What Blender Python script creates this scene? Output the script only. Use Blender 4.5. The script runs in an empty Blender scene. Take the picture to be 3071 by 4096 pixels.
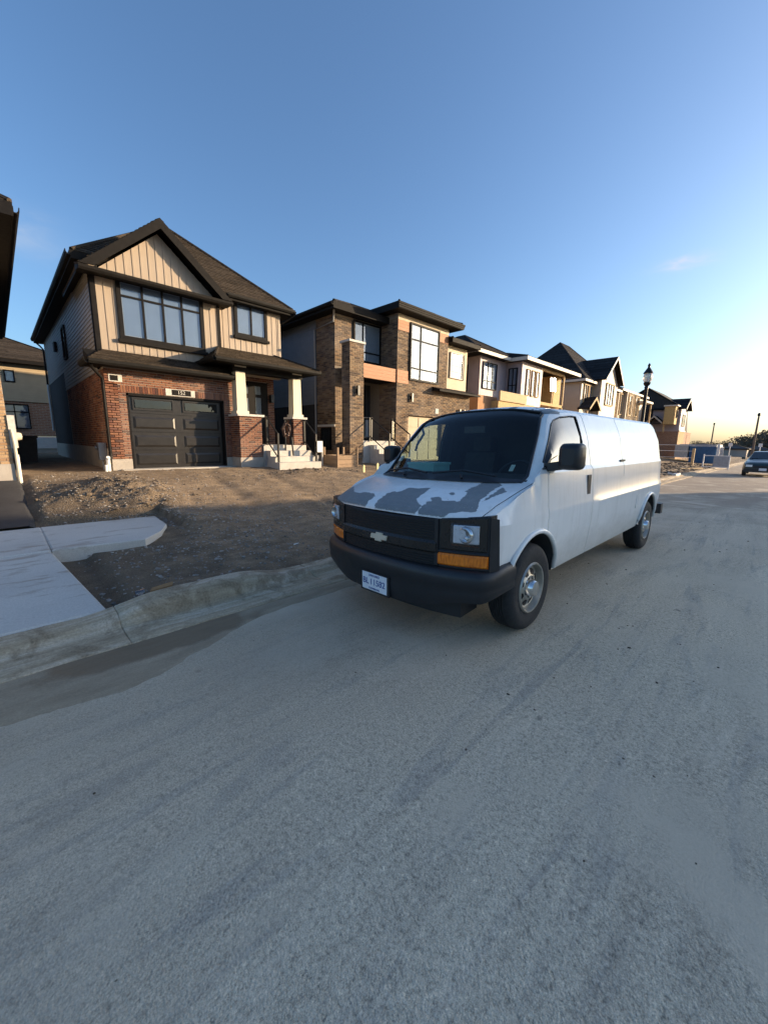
import bpy, bmesh, math, random
from mathutils import Vector, Matrix, noise
import numpy as np
random.seed(7)
RNG = np.random.RandomState(11)
scene = bpy.context.scene
COL = scene.collection
rad = math.radians

# ------------------------------------------------------------------ camera
CAM_H = 1.616
PITCH, ROLL, HEAD = rad(10.323), rad(.84), rad(45.4)
fw = Vector((math.cos(HEAD)*math.cos(PITCH), math.sin(HEAD)*math.cos(PITCH), -math.sin(PITCH)))
rt = Vector((math.sin(HEAD), -math.cos(HEAD), 0))
up = rt.cross(fw)
rt2 = rt*math.cos(ROLL)+up*math.sin(ROLL)
up2 = -rt*math.sin(ROLL)+up*math.cos(ROLL)
cam_d = bpy.data.cameras.new('camera')
cam_d.sensor_fit = 'HORIZONTAL'; cam_d.sensor_width = 36
cam_d.lens = 1560.76/3071*36
cam_d.clip_start = .05; cam_d.clip_end = 3000
cam = bpy.data.objects.new('camera', cam_d); COL.objects.link(cam)
m = Matrix.Identity(4)
for i in range(3):
    m[i][0] = rt2[i]; m[i][1] = up2[i]; m[i][2] = -fw[i]
m[0][3], m[1][3], m[2][3] = 0, 0, CAM_H
cam.matrix_world = m
scene.camera = cam

# ------------------------------------------------------------------ light
SUN_EL, SUN_AZ = rad(11), rad(55)           # azimuth from -Y towards +X
sdir = Vector((math.sin(SUN_AZ)*math.cos(SUN_EL), -math.cos(SUN_AZ)*math.cos(SUN_EL), math.sin(SUN_EL)))
world = bpy.data.worlds.new('World'); scene.world = world; world.use_nodes = True
wn = world.node_tree; wn.nodes.clear()
sky = wn.nodes.new('ShaderNodeTexSky'); sky.sky_type = 'NISHITA'; sky.sun_disc = False
sky.sun_elevation = SUN_EL; sky.sun_rotation = math.atan2(sdir.x, sdir.y)
sky.altitude = 200; sky.air_density = 1.0; sky.dust_density = 2.5; sky.ozone_density = 3.7
bg = wn.nodes.new('ShaderNodeBackground'); bg.inputs['Strength'].default_value = .15
wo = wn.nodes.new('ShaderNodeOutputWorld')
# a few thin wisps of cirrus in an otherwise clear sky
tc = wn.nodes.new('ShaderNodeTexCoord'); acc = None
for (az_, el_, sa, se, amt, stretch) in ((10.6, 19.0, 3.2, .9, .55, 7), (86.5, 19.5, 5.5, 2.6, .22, 9), (-35, 28, 9, 3, .3, 8), (140, 24, 12, 3, .3, 8)):
    a_, e_ = rad(az_), rad(el_)
    dv = (math.cos(a_)*math.cos(e_), math.sin(a_)*math.cos(e_), math.sin(e_)); hv_ = (-math.sin(a_), math.cos(a_), 0); vv_ = tuple(Vector(dv).cross(Vector(hv_)))
    def dot_(v):
        n_ = wn.nodes.new('ShaderNodeVectorMath'); n_.operation = 'DOT_PRODUCT'; wn.links.new(tc.outputs['Generated'], n_.inputs[0]); n_.inputs[1].default_value = v; return n_.outputs['Value']
    def mt_(op, a, b=0):
        n_ = wn.nodes.new('ShaderNodeMath'); n_.operation = op
        for i_, v in enumerate((a, b)):
            if isinstance(v, bpy.types.NodeSocket): wn.links.new(v, n_.inputs[i_])
            else: n_.inputs[i_].default_value = v
        return n_.outputs[0]
    u_, v_ = mt_('DIVIDE', dot_(hv_), rad(sa)), mt_('DIVIDE', dot_(vv_), rad(se))
    cx_ = wn.nodes.new('ShaderNodeCombineXYZ'); wn.links.new(u_, cx_.inputs[0]); wn.links.new(v_, cx_.inputs[1]); cx_.inputs[2].default_value = az_
    nz_ = wn.nodes.new('ShaderNodeTexNoise'); wn.links.new(cx_.outputs[0], nz_.inputs['Vector']); nz_.inputs['Scale'].default_value = 1.6; nz_.inputs['Detail'].default_value = 5; nz_.inputs['Distortion'].default_value = .8
    r2_ = mt_('ADD', mt_('MULTIPLY', u_, u_), mt_('MULTIPLY', v_, v_)); ms_ = mt_('MULTIPLY', mt_('EXPONENT', mt_('MULTIPLY', r2_, -2.2)), mt_('GREATER_THAN', dot_(dv), 0))
    ms_ = mt_('MULTIPLY', ms_, mt_('MULTIPLY', mt_('POWER', nz_.outputs['Fac'], 2.0), amt*2.4)); acc = ms_ if acc is None else mt_('ADD', acc, ms_)
mxw = wn.nodes.new('ShaderNodeMix'); mxw.data_type = 'RGBA'; mxw.clamp_factor = True
wn.links.new(acc, mxw.inputs[0]); wn.links.new(sky.outputs[0], mxw.inputs[6]); mxw.inputs[7].default_value = (2.9, 2.75, 2.6, 1)
wn.links.new(mxw.outputs[2], bg.inputs[0]); wn.links.new(bg.outputs[0], wo.inputs[0])
sun_d = bpy.data.lights.new('sun', 'SUN'); sun_d.energy = 4.5; sun_d.angle = rad(.5); sun_d.color = (1, .76, .49)
sun = bpy.data.objects.new('sun', sun_d); COL.objects.link(sun)
sun.rotation_euler = sdir.to_track_quat('Z', 'Y').to_euler()
sun.location = (40, -30, 30)
vs = scene.view_settings
vs.view_transform = 'Standard'; vs.look = 'None'; vs.gamma = 1; vs.use_curve_mapping = False
vs.exposure = 1.0

# ------------------------------------------------------------------ materials
class NT:
    def __init__(s, name):
        s.m = bpy.data.materials.new(name); s.m.use_nodes = True
        s.t = s.m.node_tree; s.t.nodes.clear()
        s.out = s.t.nodes.new('ShaderNodeOutputMaterial')
    def n(s, typ, **kw):
        nd = s.t.nodes.new(typ)
        for k, v in kw.items():
            if k in nd.inputs.keys() if isinstance(k, str) else False: pass
            setattr(nd, k, v)
        return nd
    def l(s, a, b): s.t.links.new(a, b)
    def setin(s, nd, name, v):
        if isinstance(v, bpy.types.NodeSocket): s.l(v, nd.inputs[name])
        else: nd.inputs[name].default_value = v
    def pos(s):
        return s.n('ShaderNodeNewGeometry').outputs['Position']
    def mapping(s, vec, scale=(1,1,1), loc=(0,0,0), rot=(0,0,0)):
        mp = s.n('ShaderNodeMapping'); s.l(vec, mp.inputs[0])
        mp.inputs['Scale'].default_value = scale; mp.inputs['Location'].default_value = loc
        mp.inputs['Rotation'].default_value = rot
        return mp.outputs[0]
    def noise(s, vec, scale, detail=3, rough=.55, dist=0):
        t = s.n('ShaderNodeTexNoise'); s.l(vec, t.inputs['Vector'])
        t.inputs['Scale'].default_value = scale; t.inputs['Detail'].default_value = detail
        t.inputs['Roughness'].default_value = rough; t.inputs['Distortion'].default_value = dist
        return t.outputs['Fac']
    def voro(s, vec, scale, feature='F1', out='Distance'):
        t = s.n('ShaderNodeTexVoronoi', feature=feature); s.l(vec, t.inputs['Vector'])
        t.inputs['Scale'].default_value = scale
        return t.outputs[out]
    def ramp(s, fac, stops):
        r = s.n('ShaderNodeValToRGB'); s.l(fac, r.inputs[0])
        e = r.color_ramp.elements
        while len(e) < len(stops): e.new(.5)
        for el, (p, c) in zip(e, stops):
            el.position = p
            el.color = (c, c, c, 1) if isinstance(c, (int, float)) else (*c, 1)
        return r.outputs[0]
    def mix(s, fac, a, b, mode='MIX'):
        x = s.n('ShaderNodeMix', data_type='RGBA', blend_type=mode)
        for idx, v in ((0, fac), (6, a), (7, b)):
            if isinstance(v, bpy.types.NodeSocket): s.l(v, x.inputs[idx])
            elif isinstance(v, (int, float)) and idx == 0: x.inputs[0].default_value = v
            else: x.inputs[idx].default_value = (*v, 1) if not isinstance(v, (int, float)) else (v, v, v, 1)
        return x.outputs[2]
    def math(s, op, a, b=0, clamp=False):
        x = s.n('ShaderNodeMath', operation=op, use_clamp=clamp)
        for i, v in enumerate((a, b)):
            if isinstance(v, bpy.types.NodeSocket): s.l(v, x.inputs[i])
            else: x.inputs[i].default_value = v
        return x.outputs[0]
    def bump(s, h, strength=.3, dist=.01, normal=None):
        b = s.n('ShaderNodeBump'); s.l(h, b.inputs['Height'])
        b.inputs['Strength'].default_value = strength; b.inputs['Distance'].default_value = dist
        if normal: s.l(normal, b.inputs['Normal'])
        return b.outputs[0]
    def island(s):
        g = s.n('ShaderNodeNewGeometry').outputs['Random Per Island']
        o = s.n('ShaderNodeObjectInfo').outputs['Random']
        return s.math('FRACT', s.math('ADD', g, o))
    def pbr(s, color, rough=.6, metal=0, normal=None, **kw):
        b = s.n('ShaderNodeBsdfPrincipled')
        if isinstance(color, bpy.types.NodeSocket): s.l(color, b.inputs['Base Color'])
        else: b.inputs['Base Color'].default_value = (*color, 1)
        s.setin(b, 'Roughness', rough); s.setin(b, 'Metallic', metal)
        if normal: s.l(normal, b.inputs['Normal'])
        for k, v in kw.items(): s.setin(b, k, v)
        s.l(b.outputs[0], s.out.inputs[0])
        s.b = b
        return s.m
MATS = {}
def M(name): return MATS[name]
def simple(name, color, rough=.6, metal=0, var=.12, vscale=6, bump=0, bscale=60, rnd=0, streak=None, **kw):
    t = NT(name); p = t.pos()
    f = t.noise(p, vscale, 4)
    c0 = tuple(x*(1-var) for x in color); c1 = tuple(min(1, x*(1+var)) for x in color)
    c = t.ramp(f, [(.3, c0), (.7, c1)])
    if streak:
        f2 = t.noise(t.mapping(p, streak), 3, 3)
        c = t.mix(.5, c, t.ramp(f2, [(.3, c0), (.7, c1)]))
    if rnd:
        k = t.math('ADD', t.math('MULTIPLY', t.island(), rnd), 1-rnd/2)
        c = t.mix(1, c, k, 'MULTIPLY')
    nr = t.bump(t.noise(p, bscale, 3), bump, .01) if bump else None
    rr = t.math('ADD', t.math('MULTIPLY', t.noise(p, vscale*2.3, 3), .2), rough-.1) if rough > .15 else rough
    MATS[name] = t.pbr(c, rr, metal, nr, **kw)
    return MATS[name]

def brickmat(name, cols, rough=.85):
    t = NT(name); p = t.pos(); i = t.island()
    n = len(cols)
    r = t.n('ShaderNodeValToRGB'); t.l(i, r.inputs[0]); e = r.color_ramp.elements
    while len(e) < n: e.new(.5)
    r.color_ramp.interpolation = 'CONSTANT'
    for k, c in enumerate(cols): e[k].position = k/n; e[k].color = (*c, 1)
    f = t.noise(p, 45, 4)
    c = t.mix(1, r.outputs[0], t.ramp(f, [(.25, .72), (.75, 1.2)]), 'MULTIPLY')
    stain = t.noise(p, .9, 3)
    c = t.mix(t.ramp(stain, [(.45, 0), (.75, .22)]), c, (.5, .42, .36))
    MATS[name] = t.pbr(c, rough, 0, t.bump(f, .5, .006), **{'Specular IOR Level': .15})
brickmat('brick_red', [(.17,.068,.042), (.21,.085,.05), (.13,.052,.038), (.25,.115,.066), (.18,.075,.045), (.085,.044,.036), (.22,.095,.055)])
brickmat('brick_brown', [(.15,.102,.066), (.20,.14,.09), (.11,.076,.054), (.24,.17,.105), (.17,.118,.076), (.085,.062,.048), (.21,.135,.08)])
brickmat('brick_tan', [(.40,.26,.14), (.44,.29,.16), (.36,.22,.12), (.47,.32,.19)])
brickmat('brick_orange', [(.42,.22,.11), (.46,.25,.13), (.38,.19,.10)])
simple('mortar', (.32,.27,.22), .9, var=.15, vscale=20, bump=.3)
simple('mortar_dark', (.20,.17,.14), .9, var=.15, vscale=20, bump=.3)
simple('siding_tan', (.36,.285,.212), .6, var=.05, vscale=3, rnd=.08, streak=(6,6,.6))
simple('siding_grey', (.26,.25,.235), .6, var=.06, vscale=3, rnd=.06)
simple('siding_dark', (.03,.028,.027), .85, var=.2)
simple('siding_blue', (.17,.19,.215), .6, var=.06, vscale=3, rnd=.06)
simple('siding_beige', (.42,.33,.215), .65, var=.05, vscale=3, rnd=.06)
simple('trim_black', (.010,.009,.009), .6, var=.3, vscale=8, **{'Specular IOR Level': .12})
simple('trim_brown', (.013,.0115,.0105), .7, var=.2, vscale=8, **{'Specular IOR Level': .12})
simple('soffit', (.014,.013,.012), .7, var=.2, **{'Specular IOR Level': .12})
simple('gutter', (.014,.013,.012), .6, var=.2, **{'Specular IOR Level': .12})
simple('column_cream', (.62,.56,.42), .55, var=.04, vscale=4)
simple('stone_cap', (.55,.52,.47), .8, var=.1, vscale=12, bump=.2)
simple('panel_peach', (.40,.185,.092), .7, var=.08, vscale=5, rnd=.12, streak=(.5,6,14))
simple('osb', (.46,.31,.13), .8, var=.25, vscale=14, bump=.2)
simple('lumber', (.46,.33,.18), .8, var=.12, vscale=6, rnd=.2, streak=(1,1,12))
simple('wrap', (.37,.31,.325), .6, var=.06, vscale=2, bump=.15, bscale=5)
simple('wrap_cream', (.41,.355,.29), .6, var=.06, vscale=2, bump=.1, bscale=5)
simple('fascia_white', (.50,.46,.39), .6, var=.06)
simple('white_plastic', (.72,.72,.70), .4, var=.04)
simple('metal_grey', (.35,.35,.36), .4, .8, var=.1)
simple('metal_black', (.02,.02,.02), .4, .3, var=.2)
simple('blind', (.28,.33,.41), .7, var=.05, vscale=2)
simple('curtain', (.44,.45,.45), .8, var=.1, vscale=2, streak=(9,9,.3))
simple('dark_room', (.02,.02,.022), .8, var=.2)
simple('foundation', (.40,.36,.31), .9, var=.14, vscale=3, bump=.25, bscale=30)
simple('step_concrete', (.50,.47,.42), .9, var=.1, vscale=5, bump=.2, bscale=40)
simple('hose_brown', (.09,.05,.035), .5, var=.2)
simple('wood', (.30,.20,.12), .8, var=.2, vscale=6, rnd=.25, streak=(2,2,9))
simple('stake_yellow', (.62,.55,.28), .7, var=.1)
simple('cardboard', (.30,.17,.07), .8, var=.2)
simple('bag_white', (.75,.74,.70), .6, var=.05)
simple('dump_blue', (.03,.11,.26), .5, var=.15)
simple('dump_grey', (.35,.36,.38), .5, var=.15)
simple('pole_wood', (.16,.12,.09), .9, var=.2, vscale=4)
simple('lamp_metal', (.015,.016,.018), .4, .4, var=.2)
simple('car_teal', (.014,.036,.034), .4, 0, var=.1, **{'Coat Weight': .6})
simple('far_wall', (.33,.28,.24), .8, var=.15, vscale=.4)
simple('far_roof', (.055,.05,.05), .9, var=.2, vscale=1)
simple('far_trees', (.085,.072,.05), .95, var=.4, vscale=.5, rnd=.6)  # base colour lightened to mimic distance haze
simple('white_paint', (.75,.75,.73), .5, var=.05)

def glassmat(name, tint, reflect=1.0, alpha=.75, rough=.01):
    t = NT(name)
    tr = t.n('ShaderNodeBsdfTransparent'); tr.inputs[0].default_value = (*tint, 1)
    gl = t.n('ShaderNodeBsdfGlossy'); gl.inputs['Roughness'].default_value = rough
    t.l(t.bump(t.noise(t.pos(), 2.2, 2), .06, .05), gl.inputs['Normal'])
    lw = t.n('ShaderNodeLayerWeight'); lw.inputs['Blend'].default_value = .5
    f = t.math('ADD', t.math('MULTIPLY', t.math('POWER', lw.outputs['Facing'], 4.6), .93), .045)
    f = t.math('MULTIPLY', f, reflect, True)
    mx = t.n('ShaderNodeMixShader'); t.l(f, mx.inputs[0]); t.l(tr.outputs[0], mx.inputs[1]); t.l(gl.outputs[0], mx.inputs[2])
    t.l(mx.outputs[0], t.out.inputs[0]); MATS[name] = t.m
glassmat('glass', (.80,.84,.88), 1.6)
glassmat('glass_dark', (.20,.23,.25), 1.9)
glassmat('glass_van', (.60,.70,.67), 1.2)
glassmat('glass_van_side', (.10,.13,.13), 1.6)
glassmat('glass_sun', (.3,.3,.3), 9.0, rough=.09)  # reflectance raised to strengthen the window's sun glint
glassmat('lens_clear', (.85,.86,.88), 1.5)
glassmat('plastic_clear', (.8,.8,.82), 2.5, rough=.1)

def shinglemat(name, col):
    t = NT(name); p = t.pos(); i = t.island()
    f = t.noise(p, 30, 4); g = t.noise(t.mapping(p, (5, 5, 14)), 1.6, 3)
    c = t.mix(1, col, t.ramp(f, [(.25, .55), (.75, 1.45)]), 'MULTIPLY')
    c = t.mix(1, c, t.ramp(g, [(.3, .65), (.7, 1.35)]), 'MULTIPLY')
    c = t.mix(1, c, t.math('ADD', t.math('MULTIPLY', i, .5), .75), 'MULTIPLY')
    MATS[name] = t.pbr(c, .95, 0, t.bump(f, .5, .01), **{'Specular IOR Level': .1})
shinglemat('shingle', (.052, .041, .031))
shinglemat('shingle_grey', (.032, .030, .031))

# ---- ground materials
t = NT('road'); p = t.pos()
big = t.noise(p, .35, 4, .6, .4); trk = t.noise(t.mapping(p, (.16, 1.5, 1), rot=(0,0,rad(6))), 1.6, 5, .6, .8)
med = t.noise(p, 2.2, 4, .6); fine = t.noise(p, 95, 3, .7); agg = t.voro(p, 120)
c = t.ramp(trk, [(.28, (.41,.35,.26)), (.42, (.54,.465,.345)), (.54, (.60,.52,.385)), (.70, (.70,.605,.455))])
c = t.mix(t.ramp(big, [(.42, 0), (.66, .55)]), c, (.66, .55, .395))
c = t.mix(t.ramp(med, [(.5, 0), (.75, .28)]), c, (.43, .37, .275))
c = t.mix(1, c, t.ramp(fine, [(.28, .45), (.45, .92), (.60, 1.05), (.78, 1.5)]), 'MULTIPLY')
c = t.mix(1, c, t.ramp(t.noise(p, 260, 2, .6), [(.3, .72), (.7, 1.25)]), 'MULTIPLY')
c = t.mix(t.ramp(agg, [(.12, .35), (.3, 0)]), c, (.40,.40,.39))
tr2 = t.noise(t.mapping(p, (.5, 3.6, 1), rot=(0,0,rad(-14))), 1.1, 4, .6, 1.6)
c = t.mix(t.ramp(tr2, [(.36, .55), (.46, 0)]), c, t.mix(1, (.34,.315,.27), t.ramp(fine, [(.3, .6), (.7, 1.3)]), 'MULTIPLY'))
c = t.mix(t.ramp(tr2, [(.60, 0), (.72, .4)]), c, (.66,.575,.45))
gr = t.noise(p, 38, 4, .75); c = t.mix(1, c, t.ramp(gr, [(.30, .52), (.46, .95), (.60, 1.05), (.74, 1.38)]), 'MULTIPLY')
spots = t.voro(t.mapping(p, (1,1,1), (3.1,1.7,0)), 2.1); spn = t.noise(p, 14, 3)
c = t.mix(t.ramp(t.math('ADD', spots, t.math('MULTIPLY', spn, .12)), [(.085, .75), (.13, 0)]), c, (.055,.05,.045))
# dirt banked against the kerb side, under the van
sx = t.n('ShaderNodeSeparateXYZ'); t.l(p, sx.inputs[0])
edge = t.math('ADD', sx.outputs['Y'], t.math('MULTIPLY', t.noise(p, 1.3, 4), 1.6))
c = t.mix(t.ramp(t.math('MULTIPLY', edge, .2), [(.30, 0), (.74, .7)]), c, t.ramp(fine, [(.3, (.38,.305,.21)), (.7, (.54,.435,.305))]))
far = t.math('ADD', t.math('MULTIPLY', sx.outputs['X'], .05), t.math('MULTIPLY', t.noise(p, .5, 4), .5))
c = t.mix(t.ramp(far, [(.80, 0), (1.0, .85)]), c, (.30,.24,.18))
dust = t.ramp(t.noise(p, .9, 5, .65, .7), [(.50, 0), (.66, .8)])
c = t.mix(dust, c, t.ramp(med, [(.3, (.52,.445,.33)), (.7, (.60,.51,.38))]))
h = t.math('ADD', t.math('ADD', t.math('MULTIPLY', fine, .6), t.math('MULTIPLY', gr, .5)), t.math('MULTIPLY', agg, -.5))
h = t.math('MULTIPLY', h, t.math('SUBTRACT', 1, t.math('MULTIPLY', dust, .7)))
MATS['road'] = t.pbr(c, .88, 0, t.bump(h, .55, .012))

t = NT('soil'); p = t.pos()
sx = t.n('ShaderNodeSeparateXYZ'); t.l(p, sx.inputs[0])
f1 = t.noise(p, 55, 4, .7); f2 = t.noise(p, 3.5, 5, .6); f3 = t.noise(t.mapping(p, (.3, 2.2, 1)), 1.5, 4, .6); pb = t.voro(p, 38)
c = t.ramp(f2, [(.3, (.18,.125,.074)), (.55, (.28,.20,.122)), (.75, (.38,.275,.168))])
c = t.mix(t.ramp(f3, [(.45, 0), (.75, .5)]), c, (.46,.34,.215))
c = t.mix(1, c, t.ramp(f1, [(.25, .45), (.5, .95), (.8, 1.55)]), 'MULTIPLY')
c = t.mix(t.ramp(pb, [(.10, .5), (.22, 0)]), c, (.38,.34,.29))
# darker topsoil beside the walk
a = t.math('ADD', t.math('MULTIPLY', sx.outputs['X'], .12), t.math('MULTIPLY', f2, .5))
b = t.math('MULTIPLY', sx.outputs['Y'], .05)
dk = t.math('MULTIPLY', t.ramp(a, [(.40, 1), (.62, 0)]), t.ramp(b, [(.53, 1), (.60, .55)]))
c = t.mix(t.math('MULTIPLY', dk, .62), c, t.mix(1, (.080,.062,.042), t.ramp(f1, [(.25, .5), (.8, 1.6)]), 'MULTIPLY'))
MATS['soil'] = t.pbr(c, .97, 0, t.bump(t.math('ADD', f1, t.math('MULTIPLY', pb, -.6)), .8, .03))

t = NT('concrete'); p = t.pos()
f1 = t.noise(p, 70, 4, .6); f2 = t.noise(t.mapping(p, (.6, 2.4, 1), rot=(0,0,.2)), 2.6, 5, .65); f3 = t.noise(p, .8, 3)
c = t.ramp(f3, [(.3, (.50,.475,.43)), (.7, (.60,.57,.51))])
c = t.mix(1, c, t.ramp(f1, [(.3, .86), (.7, 1.1)]), 'MULTIPLY')
c = t.mix(t.ramp(f2, [(.55, 0), (.62, .55), (.8, .75)]), c, (.30,.24,.18))
MATS['concrete'] = t.pbr(c, .9, 0, t.bump(f1, .3, .006))
t = NT('kerb'); p = t.pos()
f1 = t.noise(p, 60, 4, .65); f2 = t.noise(t.mapping(p, (.5, 5, 1)), 2.2, 5, .65)
c = t.ramp(f2, [(.3, (.30,.225,.14)), (.48, (.44,.345,.225)), (.62, (.54,.44,.32)), (.75, (.64,.56,.45))])
c = t.mix(1, c, t.ramp(f1, [(.3, .75), (.7, 1.2)]), 'MULTIPLY')
f3 = t.noise(p, 3.2, 5, .7, .6); c = t.mix(t.ramp(f3, [(.50, 0), (.62, .75)]), c, t.mix(1, (.24,.175,.105), t.ramp(f1, [(.3, .7), (.7, 1.3)]), 'MULTIPLY'))
MATS['kerb'] = t.pbr(c, .92, 0, t.bump(f1, .4, .01))
t = NT('silt'); p = t.pos()
f1 = t.noise(t.mapping(p, (.8, 3, 1)), 3, 5, .6); f2 = t.noise(p, 80, 3)
c = t.ramp(f1, [(.3, (.27,.21,.135)), (.7, (.40,.32,.215))])
c = t.mix(1, c, t.ramp(f2, [(.3, .85), (.7, 1.12)]), 'MULTIPLY')
wp_ = t.mapping(p, (1/.85, 1/.26, 0), (-.80/.85, -3.40/.26, 0)); ln = t.n('ShaderNodeVectorMath', operation='LENGTH'); t.l(wp_, ln.inputs[0])
wet = t.ramp(t.math('ADD', ln.outputs['Value'], t.math('MULTIPLY', t.math('SUBTRACT', t.noise(p, 5, 4), .5), .7)), [(.82, 1), (1.0, 0)])
c = t.mix(t.math('MULTIPLY', wet, .72), c, (.135,.10,.055))
MATS['silt'] = t.pbr(c, t.math('SUBTRACT', .8, t.math('MULTIPLY', wet, .3)), 0, t.bump(f1, .3, .02))
t = NT('puddle'); p = t.pos()
c = t.ramp(t.noise(p, 3, 4), [(.3, (.050,.038,.026)), (.7, (.085,.066,.046))])
MATS['puddle'] = t.pbr(c, .32, 0, t.bump(t.noise(p, 14, 3), .12, .01))
simple('asphalt_new', (.035,.035,.037), .85, var=.2, vscale=3, bump=.5, bscale=110)
simple('stone', (.26,.235,.205), .9, var=.3, vscale=20, rnd=.9)
simple('clod', (.12,.09,.062), .95, var=.3, vscale=20, rnd=.8)

# ------------------------------------------------------------------ mesh helpers
class MB:
    def __init__(s): s.v = []; s.f = []; s.mi = []
    def add(s, vs_, fs_, mi=0):
        o = len(s.v); s.v += [tuple(x) for x in vs_]; s.f += [tuple(i+o for i in f) for f in fs_]; s.mi += [mi]*len(fs_)
        return s
    def box(s, x0, x1, y0, y1, z0, z1, mi=0):
        return s.add([(x0,y0,z0),(x1,y0,z0),(x1,y1,z0),(x0,y1,z0),(x0,y0,z1),(x1,y0,z1),(x1,y1,z1),(x0,y1,z1)],
              [(0,3,2,1),(4,5,6,7),(0,1,5,4),(1,2,6,5),(2,3,7,6),(3,0,4,7)], mi)
    def prism(s, pts, ext, mi=0):
        n = len(pts); e = Vector(ext); a = [Vector(p_) for p_ in pts]
        nrm = Vector((0,0,0))
        for i in range(n): nrm += a[i].cross(a[(i+1) % n])
        if nrm.dot(e) > 0: a = a[::-1]
        vs_ = a+[q+e for q in a]
        fs_ = [tuple(range(n)), tuple(range(2*n-1, n-1, -1))]
        fs_ += [((i+1) % n, i, i+n, (i+1) % n+n) for i in range(n)]
        return s.add(vs_, fs_, mi)
    def tube(s, pts, r, n=8, mi=0, closed=False):
        pts = [Vector(p_) for p_ in pts]; rings = []
        rs = r if isinstance(r, (list, tuple)) else [r]*len(pts)
        ref = None
        for i, p_ in enumerate(pts):
            if closed: d = pts[(i+1) % len(pts)]-pts[i-1]
            else: d = pts[min(i+1, len(pts)-1)]-pts[max(i-1, 0)]
            d.normalize()
            if ref is None or abs(ref.dot(d)) > .95: ref = Vector((0,0,1)) if abs(d.z) < .9 else Vector((1,0,0))
            a = d.cross(ref).normalized(); b = d.cross(a).normalized(); ref = -b if False else ref
            rings.append([p_+(a*math.cos(2*math.pi*k/n)+b*math.sin(2*math.pi*k/n))*rs[i] for k in range(n)])
        vs_ = [q for r_ in rings for q in r_]; fs_ = []
        m_ = len(rings)
        for i in range(m_ if closed else m_-1):
            j = (i+1) % m_
            for k in range(n): fs_.append((i*n+k, i*n+(k+1) % n, j*n+(k+1) % n, j*n+k))
        if not closed: fs_ += [tuple(range(n-1, -1, -1)), tuple(range((m_-1)*n, m_*n))]
        return s.add(vs_, fs_, mi)
    def lathe(s, prof, c, axis='z', n=24, mi=0):
        vs_, fs_ = [], []
        for (r_, h_) in prof:
            for k in range(n):
                a = 2*math.pi*k/n; x, y = r_*math.cos(a), r_*math.sin(a)
                vs_.append({'z': (c[0]+x, c[1]+y, c[2]+h_), 'y': (c[0]+x, c[1]+h_, c[2]+y), 'x': (c[0]+h_, c[1]+x, c[2]+y)}[axis])
        for i in range(len(prof)-1):
            for k in range(n): 
                q = (i*n+k, i*n+(k+1) % n, (i+1)*n+(k+1) % n, (i+1)*n+k)
                fs_.append(q if axis != 'y' else q[::-1])
        return s.add(vs_, fs_, mi)
    def grid(s, rows, mi=0, flip=False):
        n = len(rows[0]); vs_ = [q for r_ in rows for q in r_]; fs_ = []
        for i in range(len(rows)-1):
            for k in range(n-1):
                q = (i*n+k, i*n+k+1, (i+1)*n+k+1, (i+1)*n+k); fs_.append(q[::-1] if flip else q)
        return s.add(vs_, fs_, mi)

def wloc(o):
    v = Vector((0,0,0))
    while o is not None: v += o.location; o = o.parent
    return v
def obj(name, mb, mat, parent=None, smooth=False, origin=None):
    me = bpy.data.meshes.new(name)
    base = wloc(parent) if parent else Vector((0,0,0))
    loc = Vector((0,0,0))
    if parent is None:
        if origin is None:
            a = np.array(mb.v); lo, hi = a.min(0), a.max(0); origin = ((lo[0]+hi[0])/2, (lo[1]+hi[1])/2, lo[2])
        loc = Vector(origin); base = loc
    me.from_pydata([(v[0]-base.x, v[1]-base.y, v[2]-base.z) for v in mb.v], [], mb.f)
    ms = mat if isinstance(mat, (list, tuple)) else [mat]
    for q in ms: me.materials.append(M(q) if isinstance(q, str) else q)
    if len(ms) > 1: me.polygons.foreach_set('material_index', mb.mi)
    me.update()
    if smooth:
        me.shade_smooth()
        me.set_sharp_from_angle(angle=rad(38 if smooth is True else smooth))
    o = bpy.data.objects.new(name, me); COL.objects.link(o); o.location = loc
    if parent: o.parent = parent
    return o
def thing(name, label, cat, loc=(0,0,0), group=None):
    o = bpy.data.objects.new(name, None); COL.objects.link(o); o.location = loc
    o.empty_display_size = .2
    return tag(o, label, cat, group)
def tag(o, label, cat, group=None):
    o['label'] = label; o['category'] = cat
    if group: o['group'] = group
    return o
def struct(o): o['kind'] = 'structure'; return o
def stuff(o): o['kind'] = 'stuff'; return o

# 2-D clipping for boards, courses and bricks
def clip(poly, a, b, c):
    out = []; n = len(poly)
    for i in range(n):
        p_, q = poly[i], poly[(i+1) % n]
        dp = a*p_[0]+b*p_[1]-c; dq = a*q[0]+b*q[1]-c
        if dp <= 0: out.append(p_)
        if (dp < 0) != (dq < 0) and dp != dq and dp*dq < 0:
            s_ = dp/(dp-dq); out.append((p_[0]+(q[0]-p_[0])*s_, p_[1]+(q[1]-p_[1])*s_))
    return out
def area2(poly): return abs(sum(poly[i][0]*poly[(i+1) % len(poly)][1]-poly[(i+1) % len(poly)][0]*poly[i][1] for i in range(len(poly))))/2 if len(poly) > 2 else 0
class Frame:
    """wall frame: u along the wall, v up, n outwards"""
    def __init__(s, o, u, n, v=(0,0,1)): s.o = Vector(o); s.u = Vector(u); s.n = Vector(n); s.v = Vector(v)
    def p(s, u, v, d=0): return s.o+s.u*u+s.v*v+s.n*d
def fbox(mb, F, u0, u1, v0, v1, d0, d1, mi=0):
    mb.prism([F.p(u0,v0,d0), F.p(u1,v0,d0), F.p(u1,v1,d0), F.p(u0,v1,d0)], F.n*(d1-d0), mi); return mb
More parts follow.
